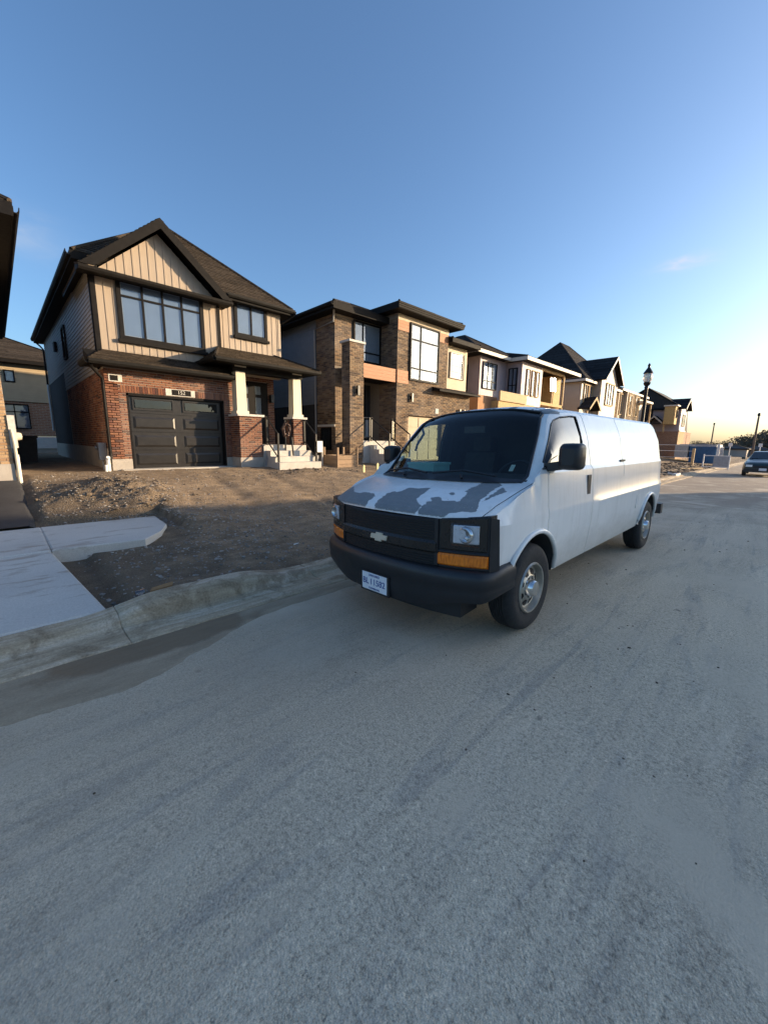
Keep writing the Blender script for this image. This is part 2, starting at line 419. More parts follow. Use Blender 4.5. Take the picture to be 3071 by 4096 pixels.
def wallcells(F, u0, u1, v0, v1, ops, d0, d1, mb=None):
    mb = mb or MB()
    us = sorted({u0, u1, *[x for o in ops for x in (o[0], o[1]) if u0 < x < u1]})
    for a, b in zip(us, us[1:]):
        vv = sorted({v0, v1, *[x for o in ops for x in (o[2], o[3]) if v0 < x < v1]})
        run = None
        for c_, d_ in zip(vv, vv[1:]):
            hole = any(o[0] < (a+b)/2 < o[1] and o[2] < (c_+d_)/2 < o[3] for o in ops)
            if hole:
                if run: fbox(mb, F, a, b, run[0], run[1], d0, d1); run = None
            else: run = (run[0], d_) if run else (c_, d_)
        if run: fbox(mb, F, a, b, run[0], run[1], d0, d1)
    return mb
def strips(poly, ops, pitch, gap, vertical, start=None):
    """list of 2-D polygons: boards cut out of poly around the openings"""
    k = 0 if vertical else 1
    lo = min(q[k] for q in poly); hi = max(q[k] for q in poly); res = []
    a = lo if start is None else start
    while a < hi-.01:
        b = a+pitch-gap
        if vertical: pc = clip(clip(poly, 1, 0, b), -1, 0, -a)
        else: pc = clip(clip(poly, 0, 1, b), 0, -1, -a)
        pcs = [pc] if area2(pc) > 1e-4 else []
        for (u0, u1, v0, v1) in ops:
            w0, w1 = (u0, u1) if vertical else (v0, v1); l0, l1 = (v0, v1) if vertical else (u0, u1)
            if min(b, w1)-max(a, w0) < .25*(b-a): continue
            nx = []
            for q in pcs:
                j = 1-k
                if max(x[j] for x in q) <= l0 or min(x[j] for x in q) >= l1: nx.append(q); continue
                if vertical: parts = [clip(q, 0, 1, l0), clip(q, 0, -1, -l1)]
                else: parts = [clip(q, 1, 0, l0), clip(q, -1, 0, -l1)]
                nx += [x for x in parts if area2(x) > 1e-4]
            pcs = nx
        res += [(q, a, b) for q in pcs]
        a += pitch
    return res
def boards(F, poly, ops, pitch, parent, mat, vertical=False, gap=.004, thick=.02, name='siding_board', batten=None, d=0):
    for q, a, b in strips(poly, ops, pitch, gap if not vertical else gap, vertical):
        mb = MB()
        if vertical: mb.prism([F.p(u, v, d) for u, v in q], F.n*thick)
        else:   # lap: foot of each board stands proud of the one below
            n = len(q); fr = [F.p(u, v, d+.004+thick*(1-(v-a)/max(1e-6, b-a+gap))) for u, v in q]
            bk = [F.p(u, v, d) for u, v in q]
            mb.add(bk+fr, [tuple(range(n)), tuple(range(2*n-1, n-1, -1))]+[((i+1) % n, i, i+n, (i+1) % n+n) for i in range(n)])
            fixn(mb)
        obj(name, mb, mat, parent)
    if batten:
        for q, a, b in strips(poly, ops, pitch, pitch-batten, True, start=min(u for u, v in poly)-batten/2+pitch):
            obj('batten', MB().prism([F.p(u, v, d+thick-.002) for u, v in q], F.n*.016), mat, parent)
def fixn(mb):
    bm = bmesh.new(); vs_ = [bm.verts.new(v) for v in mb.v]
    for f in mb.f:
        try: bm.faces.new([vs_[i] for i in f])
        except ValueError: pass
    bmesh.ops.recalc_face_normals(bm, faces=bm.faces)
    bm.verts.index_update()
    mb.v = [tuple(v.co) for v in bm.verts]; mb.f = [tuple(x.index for x in f.verts) for f in bm.faces]; mb.mi = [0]*len(mb.f); bm.free()
# unit brick: chamfered box 1x1x1, depth along +y (out)
def unit_brick():
    c = .06
    v = [(0,0,0),(1,0,0),(1,0,1),(0,0,1),(c/3,1,c),(1-c/3,1,c),(1-c/3,1,1-c),(c/3,1,1-c)]
    return v, [(4,7,6,5),(0,4,5,1),(1,5,6,2),(2,6,7,3),(3,7,4,0)]
class Bricks:
    def __init__(s): s.items = []
    def wall(s, F, u0, u1, v0, v1, ops=(), bl=.205, bh=.068, g=.011, depth=.012, pri=0, soldier=False, off=0):
        row = 0; v = v0
        while v < v1-.02:
            vt = min(v+bh-g, v1)
            a = u0-(bl/2 if row % 2 else 0)-off
            while a < u1-.01:
                c0, c1 = max(a, u0), min(a+bl-g, u1)
                segs = [(c0, c1)]
                for (p0, p1, q0, q1) in ops:
                    if min(vt, q1)-max(v, q0) < .3*bh: continue
                    nx = []
                    for (x, y) in segs:
                        if y <= p0 or x >= p1: nx.append((x, y)); continue
                        if x < p0: nx.append((x, p0))
                        if y > p1: nx.append((p1, y))
                    segs = nx
                for (x, y) in segs:
                    if y-x > .025: s.items.append((pri, F, x, y, v, vt, depth*(.7+.6*random.random())))
                a += bl
            v += bh; row += 1
    def emit(s, parent, mat, limit=300, name='brick'):
        v, f = unit_brick()
        s.items.sort(key=lambda q: -q[0])
        if limit:
            me = bpy.data.meshes.new(name)
            me.from_pydata(v, [], f); me.materials.append(M(mat)); me.update()
        base = wloc(parent)
        for (_, F, x, y, a, b, d) in s.items[:limit]:
            o = bpy.data.objects.new(name, me); COL.objects.link(o); o.parent = parent
            # local x -> u, y -> n, z -> v
            flip = F.u.cross(F.n).dot(F.v) < 0
            R_ = Matrix((-F.u if flip else F.u, F.n, F.v)).transposed().to_4x4()
            o.matrix_local = Matrix.Translation(F.p(y if flip else x, a)-base) @ R_ @ Matrix.Diagonal((y-x, d, b-a, 1))
        rest = s.items[limit:]
        if rest:
            mb = MB()
            for (_, F, x, y, a, b, d) in rest:
                mb.add([F.p(x+(y-x)*q[0], a+(b-a)*q[2], d*q[1]) for q in v], [g[::-1] if F.u.cross(F.n).dot(F.v) < 0 else g for g in f])
            stuff(obj(name, mb, mat, parent))
def roof_face(pts, parent, mat='shingle', course=.14, thick=.022, deck='soffit', mb=None):
    """planar roof slope built as overlapping shingle courses; pts CCW from outside, first edge is the eave"""
    p0, p1 = Vector(pts[0]), Vector(pts[1])
    u = (p1-p0).normalized(); nrm = Vector((0,0,0))
    for i in range(len(pts)): nrm += Vector(pts[i]).cross(Vector(pts[(i+1) % len(pts)]))
    nrm.normalize()
    if nrm.z < 0: nrm = -nrm
    v = nrm.cross(u)
    if v.z < 0: v = -v
    poly = [((Vector(q)-p0).dot(u), (Vector(q)-p0).dot(v)) for q in pts]
    out = mb or MB(); F = Frame(p0, u, nrm, v)
    lo = min(q[1] for q in poly); hi = max(q[1] for q in poly); k = 0
    a = lo
    while a < hi-.005:
        b = min(a+course, hi)
        pc = clip(clip(poly, 0, 1, b), 0, -1, -a)
        if area2(pc) > 1e-4:
            # break the course into shingles of uneven length
            x0 = min(q[0] for q in pc); x1 = max(q[0] for q in pc); x = x0
            r_ = random.Random(int(a*1000)+k)
            while x < x1:
                xe = x+r_.uniform(.3, .9)*(1 if course < .2 else 3)
                sc = clip(clip(pc, 1, 0, xe-.004), -1, 0, -x)
                if area2(sc) > 1e-4:
                    n = len(sc); t0 = thick*r_.uniform(.75, 1.2)
                    top = [F.p(q[0], q[1], .006+t0*(1-(q[1]-a)/course)) for q in sc]
                    bot = [F.p(q[0], q[1], -.01) for q in sc]
                    m2 = MB().add(bot+top, [tuple(range(n-1, -1, -1)), tuple(range(n, 2*n))]+[(i, (i+1) % n, (i+1) % n+n, i+n) for i in range(n)])
                    ar = sum(sc[i][0]*sc[(i+1) % n][1]-sc[(i+1) % n][0]*sc[i][1] for i in range(n))
                    if (ar < 0) != (u.cross(v).dot(nrm) < 0): m2.f = [g[::-1] for g in m2.f]
                    out.add(m2.v, m2.f)
                x = xe
        a += course; k += 1
    if mb is None: return stuff(obj('shingles', out, mat, parent))
def window(parent, F, u0, u1, v0, v1, cols=1, rows=(1,), fr=.06, depth=.07, frame='trim_black', back='blind', glass='glass', sill=None, mull=.05, name='window', d=0, colw=None):
    """frame with mullions, panes set back, blind or dark room behind"""
    mb = MB()
    fbox(mb, F, u0-fr, u1+fr, v1, v1+fr, d, d+depth); fbox(mb, F, u0-fr, u1+fr, v0-fr, v0, d, d+depth)
    fbox(mb, F, u0-fr, u0, v0, v1, d, d+depth); fbox(mb, F, u1, u1+fr, v0, v1, d, d+depth)
    us = [u0]; cw = colw or [1]*cols; tot = sum(cw)
    for c_ in cw: us.append(us[-1]+(u1-u0)*c_/tot)
    vv = [v0]; tr = sum(rows)
    for r_ in rows: vv.append(vv[-1]+(v1-v0)*r_/tr)
    for x in us[1:-1]: fbox(mb, F, x-mull/2, x+mull/2, v0, v1, d+.012, d+depth-.012)
    for y in vv[1:-1]: fbox(mb, F, u0, u1, y-mull/2, y+mull/2, d+.012, d+depth-.016)
    w = obj(name, mb, frame, parent)
    if back: obj('blind' if back in ('blind', 'curtain') else 'room_backing', fbox(MB(), F, u0, u1, v0, v1, d+.002, d+.010), back, w)
    for i in range(len(us)-1):
        for j in range(len(vv)-1):
            obj('pane', fbox(MB(), F, us[i]+mull/2, us[i+1]-mull/2, vv[j]+mull/2, vv[j+1]-mull/2, d+.026, d+.032), glass, w)
    if sill: obj('sill', fbox(MB(), F, u0-fr-.05, u1+fr+.05, v0-fr-.09, v0-fr, d, d+depth+.05), sill, w)
    return w
def gutter(parent, a, b, out, mat='gutter', h=.12, w=.11):
    a, b, out = Vector(a), Vector(b), Vector(out).normalized(); z = Vector((0,0,1))
    prof = [(0,0),(w*.6,0),(w*.95,h*.45),(w,h),(w*.86,h),(w*.80,h*.5),(w*.5,.02),(0.02,.02),(.02,h),(0,h)]
    mb = MB(); mb.prism([a+out*x+z*y for x, y in prof], b-a)
    return obj('gutter', mb, mat, parent)

# ------------------------------------------------------------------ terrain
def sm(a, b, x):
    t_ = min(1, max(0, (x-a)/(b-a))); return t_*t_*(3-2*t_)
def drop(x): return -.011*max(0, min(x, 95)-22)
def lot(y): return float(np.interp(y, [4.0, 4.3, 6.4, 8.2, 10.4, 12.4, 30], [.03, .05, .08, .20, .47, .67, .66]))
def nz(x, y, s, o=0): return noise.noise(Vector((x*s+o, y*s+o*1.7, o)))
def gz(x, y):
    if y < 4.0 or y > 900: return -.12+drop(x)
    z = lot(y)
    amp = sm(3.9, 5, y)
    z += amp*(.035*nz(x, y, .9)+.018*nz(x, y, 2.6, 5)+.007*nz(x, y, 8, 9))
    # heap of topsoil left of the drive, spilling towards the walk
    for cx, cy, h_, rx, ry, ro in ((1.75, 10.3, .20, .85, 1.05, .3), (2.05, 9.2, .14, .6, .9, .25), (2.25, 7.4, .10, .7, .7, 0), (.95, 9.6, .12, .6, .5, 0), (7.6, 11.1, .10, 1.0, .5, -.2)):
        c_, s_ = math.cos(ro), math.sin(ro); dx, dy = x-cx, y-cy
        e_ = ((c_*dx+s_*dy)/rx)**2+((-s_*dx+c_*dy)/ry)**2
        if e_ < 6: z += h_*math.exp(-e_)*(1+.5*nz(x, y, 3.5, 2)+.25*nz(x, y, 11, 4))
    # ruts across the new drive
    if 2.6 < x < 9 and 4.3 < y < 12: z -= .03*math.exp(-((x-3.9-.12*(y-8))/.22)**2)+.03*math.exp(-((x-5.6-.12*(y-8))/.22)**2)
    if x < .36 and 8 < y < 13: z -= .06
    if x < .7 and y < 8.3 : z -= .10
    elif x < 2.0 and 6.2 < y < 8.2: z -= .04
    if x < 2.15 and 6.0 < y < 8.5: z = min(z, .11+.05*sm(8.2, 8.5, y))
    return z+drop(x)
def axis(spec):
    out = []
    for a, b, st in spec: out += list(np.arange(a, b, st))
    return out+[spec[-1][1]]
xs = axis([(-900,-60,120), (-60,-8,6), (-8,-1,.35), (-1,11,.085), (11,24,.35), (24,70,1.5), (70,130,8), (130,1500,120)])
ys = axis([(-900,-30,120), (-30,3.4,3.3), (3.4,13.6,.085), (13.6,32,.5), (32,80,6), (80,1200,120)])
mb = MB(); mb.grid([[(x, y, gz(x, y)) for x in xs] for y in ys])
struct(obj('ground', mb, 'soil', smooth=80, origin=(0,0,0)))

# road sheet, slightly crowned and worn
def rz(x, y): return drop(x)+.018*nz(x, y, .5)*sm(0, 1.5, 3.6-y)-.0235*max(0, y-1.4)
rx_ = axis([(-200,-12,12), (-12,14,.22), (14,40,.7), (40,300,8)]); ry_ = axis([(-5.2,-2,.5), (-2,3.53,.11)])
mb = MB(); mb.grid([[(x, y, rz(x, y)) for x in rx_] for y in ry_])
struct(obj('road', mb, 'road', smooth=80, origin=(0,0,0)))
def kerb_h(x):
    return .045+.095*sm(.35, 1.0, x)*(1-sm(1.75, 2.35, x))+.085*sm(9.5, 10.3, x)*(1-sm(12.6, 13.4, x))+.085*(1-sm(-5, -4.2, x))
JN = [-7.4+k*2.0 for k in range(11)]
kx = sorted(set(axis([(-200,-12,12), (-12,14,.12), (14,40,.8), (40,90,5)])+[j_+d_ for j_ in JN for d_ in (-.012, 0, .012)]))
prof = [(3.50,-.06), (3.505,.012), (3.53,.022), (3.70,.016), (3.80,.02), (3.865,.10), (3.90,.5), (3.95,.86), (4.0,.98), (4.05,1.0), (4.15,1.0), (4.165,.5)]
rows = []
for x in kx:
    h_ = kerb_h(x); w = .012*nz(x, 0, 1.7); r_ = []
    for i, (y, z) in enumerate(prof):
        zz = z-.045 if i < 5 else -.025+(h_+.025)*z
        r_.append((x, y+w+.006*nz(x, y, 9, i), zz+drop(x)+.006*nz(x, y, 5, 3)+.004*nz(x, y, 16, 6)-(.016 if x in JN and i > 1 else 0)))
    rows.append(r_)
mb = MB(); mb.grid(rows, flip=True)
struct(obj('kerb', mb, 'kerb', smooth=50, origin=(0,0,0)))
# far kerb on the camera's own side of the street
mb = MB()
for a, b in ((-200, 38), ): mb.prism([(a,-5.2,-.05),(a,-5.2,.12),(a,-5.45,.14),(a,-5.7,.14),(a,-5.7,-.05)], (b-a,0,0))
struct(obj('kerb', mb, 'kerb', origin=(0,-5.4,0)))
# silt washed into the gutter and the wet part of it
def silt_edge(x): return 3.52-float(np.interp(x, [-9,-3,-.5,.0,.4,.8,1.2,1.6,2.0,2.6,4,9,14], [.3,.5,.52,.62,.66,.60,.44,.26,.20,.22,.28,.2,.05]))*(1+.18*nz(x, 1, 1.1)+.07*nz(x, 2, 4)+.04*nz(x, 2, 13))
rows = []
for x in np.arange(-9, 14, .045):
    e_ = silt_edge(x); rows.append([(x, e_+(3.515-e_)*k/8, rz(x, e_+(3.515-e_)*k/8)+.003+.010*math.sin(k/8*math.pi*.55)+.003*nz(x, k*.1, 6)) for k in range(9)])
    rows[-1][0] = (x, e_, rz(x, e_)-.004)
mb = MB(); mb.grid(rows, flip=True)
struct(obj('gutter_silt', mb, 'silt', smooth=80, origin=(0,3.3,0)))
rows = []
for x in []:
    k_ = max(0, math.sin((x-.02)/1.5*math.pi))**.7*(.75+.25*sm(.0,.5,x))
    e_ = 3.505-(.40*k_*(1+.10*nz(x, 3, 2.5)+.06*nz(x, 3, 9))); rows.append([(x, e_+(3.508-e_)*k/4, rz(x, 3.2)+.0165-.0235*.0) for k in range(5)])

# ---- sidewalk and apron slabs
walk = bpy.data.objects.new('sidewalk', None); COL.objects.link(walk); walk.location = (0, 7.2, .1); struct(walk)
def slab(poly, z1, z0=-.02, name='slab', parent=walk, c=.018):
    n = len(poly); cx = sum(q[0] for q in poly)/n; cy = sum(q[1] for q in poly)/n
    def ins(d_):
        r_ = []
        for i in range(n):
            a, b, e_ = Vector(poly[i-1]), Vector(poly[i]), Vector(poly[(i+1) % n])
            d1 = (a-b).normalized(); d2 = (e_-b).normalized(); r_.append(b+(d1+d2)*d_)
        return r_
    zz = z1 if callable(z1) else (lambda x, y: z1)
    o_ = [Vector(q) for q in poly]; i_ = ins(c)
    vs_ = [(q.x, q.y, z0) for q in o_]+[(q.x, q.y, zz(q.x, q.y)-c*.7) for q in o_]+[(q.x, q.y, zz(q.x, q.y)) for q in i_]
    fs_ = [tuple(range(2*n, 3*n))]
    for k in (0, n): fs_ += [(k+i, k+(i+1) % n, k+n+(i+1) % n, k+n+i) for i in range(n)]
    return obj(name, MB().add(vs_, fs_), 'concrete', parent)
wz = lambda x, y: .165+(y-6.5)*.012
xj = [.36, -1.15, -2.66, -4.17, -5.68, -7.2, -8.7]
slab([(.365,6.47),(1.40,6.36),(1.72,6.75),(1.92,7.2),(1.97,8.06),(.355,8.16)], wz, -.05)
for a, b in zip(xj, xj[1:]): slab([(b+.004,6.50),(a-.003,6.47),(a-.003,8.16),(b+.004,8.22)], wz, -.05)
az = lambda x, y: .052+(y-4.15)*.046
slab([(-1.9,4.17),(.560,4.17),(.350,6.455),(-1.9,6.485)], az, -.05)
slab([(-5.0,4.17),(-1.91,4.17),(-1.91,6.485),(-4.8,6.485)], az, -.05)
# neighbour's asphalt drive
rows = []
for y in np.arange(8.20, 11.9, .15):
    z = float(np.interp(y, [8.2, 10, 11.9], [.215, .42, .66])); w = .30+.03*nz(0, y, 2)
    rows.append([(x, y, z+.004*nz(x, y, 5)) for x in (-3.4, -2, -1, -.4, 0, w-.06)]+[(w, y, z-.03), (w+.03, y, z-.12)])
mb = MB(); mb.grid(rows, flip=True)
struct(obj('driveway', mb, 'asphalt_new', smooth=50, origin=(-1,10,.2)))

# ------------------------------------------------------------------ house: red brick garage, tan board and batten above
def hip_roof(parent, x0, x1, y0, y1, z, s, mat='shingle', fascia='trim_brown', front_only=False, over=.35, fh=.2, course=.14):
    """hip roof over an eave rectangle; ridge along the longer side"""
    w, d = x1-x0, y1-y0; h_ = min(w, d)/2*s
    if w <= d: a, b = ((x0+x1)/2, y0+w/2, z+h_), ((x0+x1)/2, y1-w/2, z+h_)
    else: a, b = (x0+d/2, (y0+y1)/2, z+h_), (x1-d/2, (y0+y1)/2, z+h_)
    c0, c1, c2, c3 = (x0,y0,z), (x1,y0,z), (x1,y1,z), (x0,y1,z)
    deck = MB()
    e_ = .02
    A = (a[0], a[1], a[2]-.03); B_ = (b[0], b[1], b[2]-.03); L = lambda q: (q[0], q[1], q[2]-.03)
    if w <= d: fs_ = [(c0,c1,a), (c1,c2,b,a), (c2,c3,b), (c3,c0,a,b)]
    else: fs_ = [(c0,c1,b,a), (c1,c2,b), (c2,c3,a,b), (c3,c0,a)]
    vs_ = [L(c0), L(c1), L(c2), L(c3), A, B_]
    if w <= d: ff = [(0,1,4), (1,2,5,4), (2,3,5), (3,0,4,5), (0,3,2,1)]
    else: ff = [(0,1,5,4), (1,2,5), (2,3,4,5), (3,0,4), (0,3,2,1)]
    deck.add(vs_, ff)
    r_ = obj('roof', deck, 'soffit', parent)
    mb = MB()
    for f in fs_: roof_face(list(f), r_, mat, course=course, mb=mb)
    stuff(obj('shingles', mb, mat, r_))
    hc = MB()   # hip and ridge caps
    for p_, q in ((c0, a), (c1, a if w <= d else b), (c2, b), (c3, b if w <= d else a), (a, b)):
        if (Vector(p_)-Vector(q)).length > .05: hc.tube([Vector(p_)+Vector((0,0,.02)), Vector(q)+Vector((0,0,.02))], .055, 6)
    obj('ridge_cap', hc, mat, r_)
    fb = MB(); k = .03
    fb.box(x0-k, x1+k, y0-k, y0, z-fh, z-.005); fb.box(x0-k, x1+k, y1, y1+k, z-fh, z-.005)
    fb.box(x0-k, x0, y0, y1, z-fh, z-.005); fb.box(x1, x1+k, y0, y1, z-fh, z-.005)
    obj('fascia', fb, fascia, r_)
    sf = MB().box(x0, x1, y0, y1, z-fh+.01, z-fh+.03)
    obj('soffit', sf, 'soffit', r_)
    return r_

H1 = thing('house', 'two-storey house with red brick garage and tan board siding under a front gable', 'house', (5.3, 13.4, .68))
G0 = .70
LX, RX = 2.34, 8.22          # side walls
YG, YU, YR, YD, YB = 13.4, 13.85, 14.15, 14.75, 27.0
FF = Frame((0, YG, 0), (1,0,0), (0,-1,0))          # garage front
FU = Frame((0, YU, 0), (1,0,0), (0,-1,0))
FR = Frame((0, YR, 0), (1,0,0), (0,-1,0))
FD = Frame((0, YD, 0), (1,0,0), (0,-1,0))
FL = Frame((LX, 0, 0), (0,-1,0), (-1,0,0))         # left side, u = -Y
bk = Bricks()
D0, D1, DZ = 2.82, 5.62, 2.87
# ground-floor brick
bw = wallcells(FF, LX, 6.0, .99, 3.52, [(D0, D1, 0, DZ)], -.3, 0)
wallcells(FL, -YU-7.2, -YG-.0, 1.28, 3.46, [], -.3, 0, bw)
fbox(bw, FD, 6.0, RX, 1.42, 4.2, -.25, 0)
brickwall = obj('brick_wall', bw, 'mortar', H1)
CR = 2.87+.215
bk.wall(FF, LX, 6.0, 1.0, 2.87, [(D0, D1, 0, DZ)], pri=3)
bk.wall(FF, LX, D0-.12, 2.87, CR, pri=3); bk.wall(FF, D1+.12, 6.0, 2.87, CR, pri=3)
vent = (2.44, 2.76, 3.14, 3.34)
bk.wall(FF, LX, 6.0, CR, 3.5, [vent], pri=3)
sol = Bricks(); sol.wall(FF, D0-.12, D1+.12, 2.872, CR-.01, [(3.86, 4.70, 2.8, 3.1)], bl=.068, bh=.22, pri=5)
bk.items += sol.items
bk.wall(FL, -YU-6.9, -YG, 1.30, 3.45, pri=1)
bk.wall(FD, 6.0, RX, 1.44, 4.15, [(6.72, 7.92, 1.4, 3.78)], pri=2)
# foundation
fm = wallcells(FF, LX-.02, 6.0, .30, .99, [(D0, D1, 0, 2)], -.3, .02)
wallcells(FL, -YB, -YG-.0, .2, 1.28, [], -.3, .022, fm)
obj('foundation', fm, 'foundation', H1)
# framing behind siding: side wall, upper fronts
core = MB()
core.box(LX+.001, 6.0, YU+.31, YB, 1.30, 6.35); core.box(6.001, RX, YD+.26, YB, 1.30, 4.0); core.box(6.001, RX, YR+.26, YB, 4.001, 6.35)
fbox(core, FL, -YB, -YU, 3.46, 6.35, -.2, 0)
core.prism([FU.p(LX, 3.5, 0), FU.p(5.80, 3.5, 0), FU.p(5.80, 6.15, 0), FU.p(LX, 6.15, 0)], (0, .28, 0))
core.prism([FR.p(5.80, 3.9, 0), FR.p(RX, 3.9, 0), FR.p(RX, 6.4, 0), FR.p(5.80, 6.4, 0)], (0, .25, 0))
obj('wall', core, 'siding_tan', H1)
fg = obj('front_siding', MB().box(LX, 5.8, YU-.004, YU, 3.9, 6.0), 'siding_tan', H1)
WB = (3.02, 5.17, 4.50, 5.93); W2 = (6.55, 7.58, 5.30, 6.28)
boards(FU, [(LX+.1,3.95),(5.72,3.95),(5.72,6.02),(LX+.1,6.02)], [WB], .205, fg, 'siding_tan', vertical=True, gap=.0, thick=.012, batten=.045, d=.006)
fg2 = obj('front_siding', MB().box(5.8, RX, YR-.004, YR, 4.6, 6.3), 'siding_tan', H1)
boards(FR, [(5.86,4.6),(RX-.08,4.6),(RX-.08,6.32),(5.86,6.32)], [W2], .205, fg2, 'siding_tan', vertical=True, gap=0, thick=.012, batten=.045, d=.006)
# corner boards
for F_, u0, u1, v0, v1 in ((FU, LX-.02, LX+.1, 3.9, 6.05), (FU, 5.72, 5.82, 3.9, 6.05), (FR, RX-.08, RX+.02, 4.5, 6.3)):
    obj('corner_board', fbox(MB(), F_, u0, u1, v0, v1, .002, .045), 'trim_brown' if u0 > 5 and u0 < 6 else ('siding_tan' if u0 > 6 else 'trim_black'), H1)
obj('corner_board', fbox(MB(), FL, -YU-.1, -YU, 3.5, 6.1, .002, .04), 'trim_black', H1)
# side siding, individual laps; lower edge steps up towards the back
sd = obj('side_siding', fbox(MB(), FL, -YB, -YU, 3.48, 6.2, 0, .003), 'siding_grey', H1)
SW = (-19.95, -19.3, 4.57, 5.6)
boards(FL, [(-21.0,3.46),(-YU-.1,3.46),(-YU-.1,6.25),(-21.0,6.25)], [SW], .118, sd, 'siding_grey', thick=.016, d=.004)
boards(FL, [(-YB,4.17),(-21.0,4.17),(-21.0,6.25),(-YB,6.25)], [], .118, sd, 'siding_grey', thick=.016, d=.004)
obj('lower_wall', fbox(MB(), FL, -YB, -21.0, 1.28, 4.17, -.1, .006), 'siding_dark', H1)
window(H1, FL, *SW, cols=1, rows=(1,), back='blind', d=.01)
obj('wall_vent', fbox(MB(), FL, -22.4, -22.0, 5.15, 5.5, 0, .12), 'trim_black', H1)
# windows
window(H1, FU, *WB, cols=4, rows=(3, 1), fr=.11, back='blind', sill='trim_brown', d=.012, colw=(1,1,1,1))
window(H1, FR, *W2, cols=2, rows=(1,), fr=.10, back='blind', sill='trim_brown', d=.012)
# main roof
main = hip_roof(H1, 2.0, 8.62, 13.82, 27.3, 6.42, .85)
gutter(main, (1.97,13.79,6.29), (1.97,27.3,6.29), (-1,0,0)); gutter(main, (6.1,13.79,6.29), (8.65,13.79,6.29), (0,-1,0)); gutter(main, (8.65,13.79,6.29), (8.65,27.3,6.29), (1,0,0))
# front gable
gx, gzt, gl, gr, ge = 4.07, 7.76, 2.06, 6.07, 6.03
yf = 13.38
gs = (gzt-ge)/(gx-gl)
groof = obj('gable_roof', MB().prism([(gl,yf,ge-.02),(gr,yf,ge-.02),(gx,yf,gzt-.03)], (0,3.2,0)), 'soffit', H1)
mb = MB(); yb_ = yf+3.3
roof_face([(gl,yf,ge),(gl,yb_,ge),(gx,yb_,gzt),(gx,yf,gzt)], groof, mb=mb)
roof_face([(gr,yb_,ge),(gr,yf,ge),(gx,yf,gzt),(gx,yb_,gzt)], groof, mb=mb)
stuff(obj('shingles', mb, 'shingle', groof))
rk = MB()
for sx_ in (-1, 1):
    foot = gl if sx_ < 0 else gr
    dirx = Vector((gx-foot, 0, gzt-ge)); nn = Vector((-dirx.z*(1 if dirx.x > 0 else -1), 0, abs(dirx.x))).normalized()
    a, b = Vector((foot, yf-.03, ge+.0)), Vector((gx, yf-.03, gzt))
    rk.prism([a, b, Vector((gx, yf-.03, gzt-.27)), Vector((foot+(.27/gs)*(-sx_), yf-.03, ge))], (0, .03, 0))
obj('rake_board', rk, 'trim_brown', groof)
# gable face, set back behind the rake, as board and batten
gy = 13.74
gface = obj('gable_wall', MB().prism([(gl+.35,gy,ge),(gr-.35,gy,ge),(gx,gy,gzt-.33)], (0,.05,0)), 'siding_tan', H1)
FGb = Frame((0,gy,0), (1,0,0), (0,-1,0))
boards(FGb, [(gl+.3,ge-.05),(gr-.3,ge-.05),(gx,gzt-.30)], [], .205, gface, 'siding_tan', vertical=True, gap=0, thick=.012, batten=.045, d=.004)
# hollow the gable: rake soffit pieces stay, triangle in front is open
groof.data.clear_geometry()
mb = MB()
for foot in (gl, gr):
    mb.add([(foot,yf,ge-.03),(gx,yf,gzt-.03),(gx,yb_,gzt-.03),(foot,yb_,ge-.03),(foot,yf,ge-.09),(gx,yf,gzt-.09),(gx,yb_,gzt-.09),(foot,yb_,ge-.09)],
           [(0,1,2,3),(7,6,5,4),(0,4,5,1),(3,2,6,7),(0,3,7,4),(1,5,6,2)])
fixn(mb); bl_ = wloc(H1)
groof.data.from_pydata([(v[0]-bl_.x, v[1]-bl_.y, v[2]-bl_.z) for v in mb.v], [], mb.f); groof.data.update()
# pent roof under the gable
pent = obj('pent_roof', MB().prism([(gl-.02,13.44,5.99),(gl-.02,13.86,6.10),(gl-.02,13.86,5.93),(gl-.02,13.46,5.93)], (gr-gl+.04,0,0)), 'soffit', H1)
mb = MB(); roof_face([(gl-.03,13.42,6.0),(gr+.03,13.42,6.0),(gr+.03,13.86,6.13),(gl-.03,13.86,6.13)], pent, mb=mb); stuff(obj('shingles', mb, 'shingle', pent))
gutter(pent, (gl-.02,13.43,5.88), (gr+.02,13.43,5.88), (0,-1,0), mat='trim_brown')
# skirt roof over the garage
sk = obj('skirt_roof', MB().prism([(2.0,12.98,3.62),(2.0,13.86,4.0),(2.0,13.86,3.52),(2.0,12.98,3.50)], (4.0,0,0)), 'soffit', H1)
mb = MB(); roof_face([(1.98,12.95,3.64),(6.02,12.95,3.64),(6.02,13.88,4.06),(2.5,13.88,4.06)], sk, mb=mb)
roof_face([(1.98,14.0,3.64),(1.98,12.95,3.64),(2.5,13.88,4.06),(2.5,14.0,4.06)], sk, mb=mb)
stuff(obj('shingles', mb, 'shingle', sk))
gutter(sk, (1.96,12.95,3.50), (6.0,12.95,3.50), (0,-1,0)); gutter(sk, (1.97,12.9,3.50), (1.97,13.9,3.50), (-1,0,0))
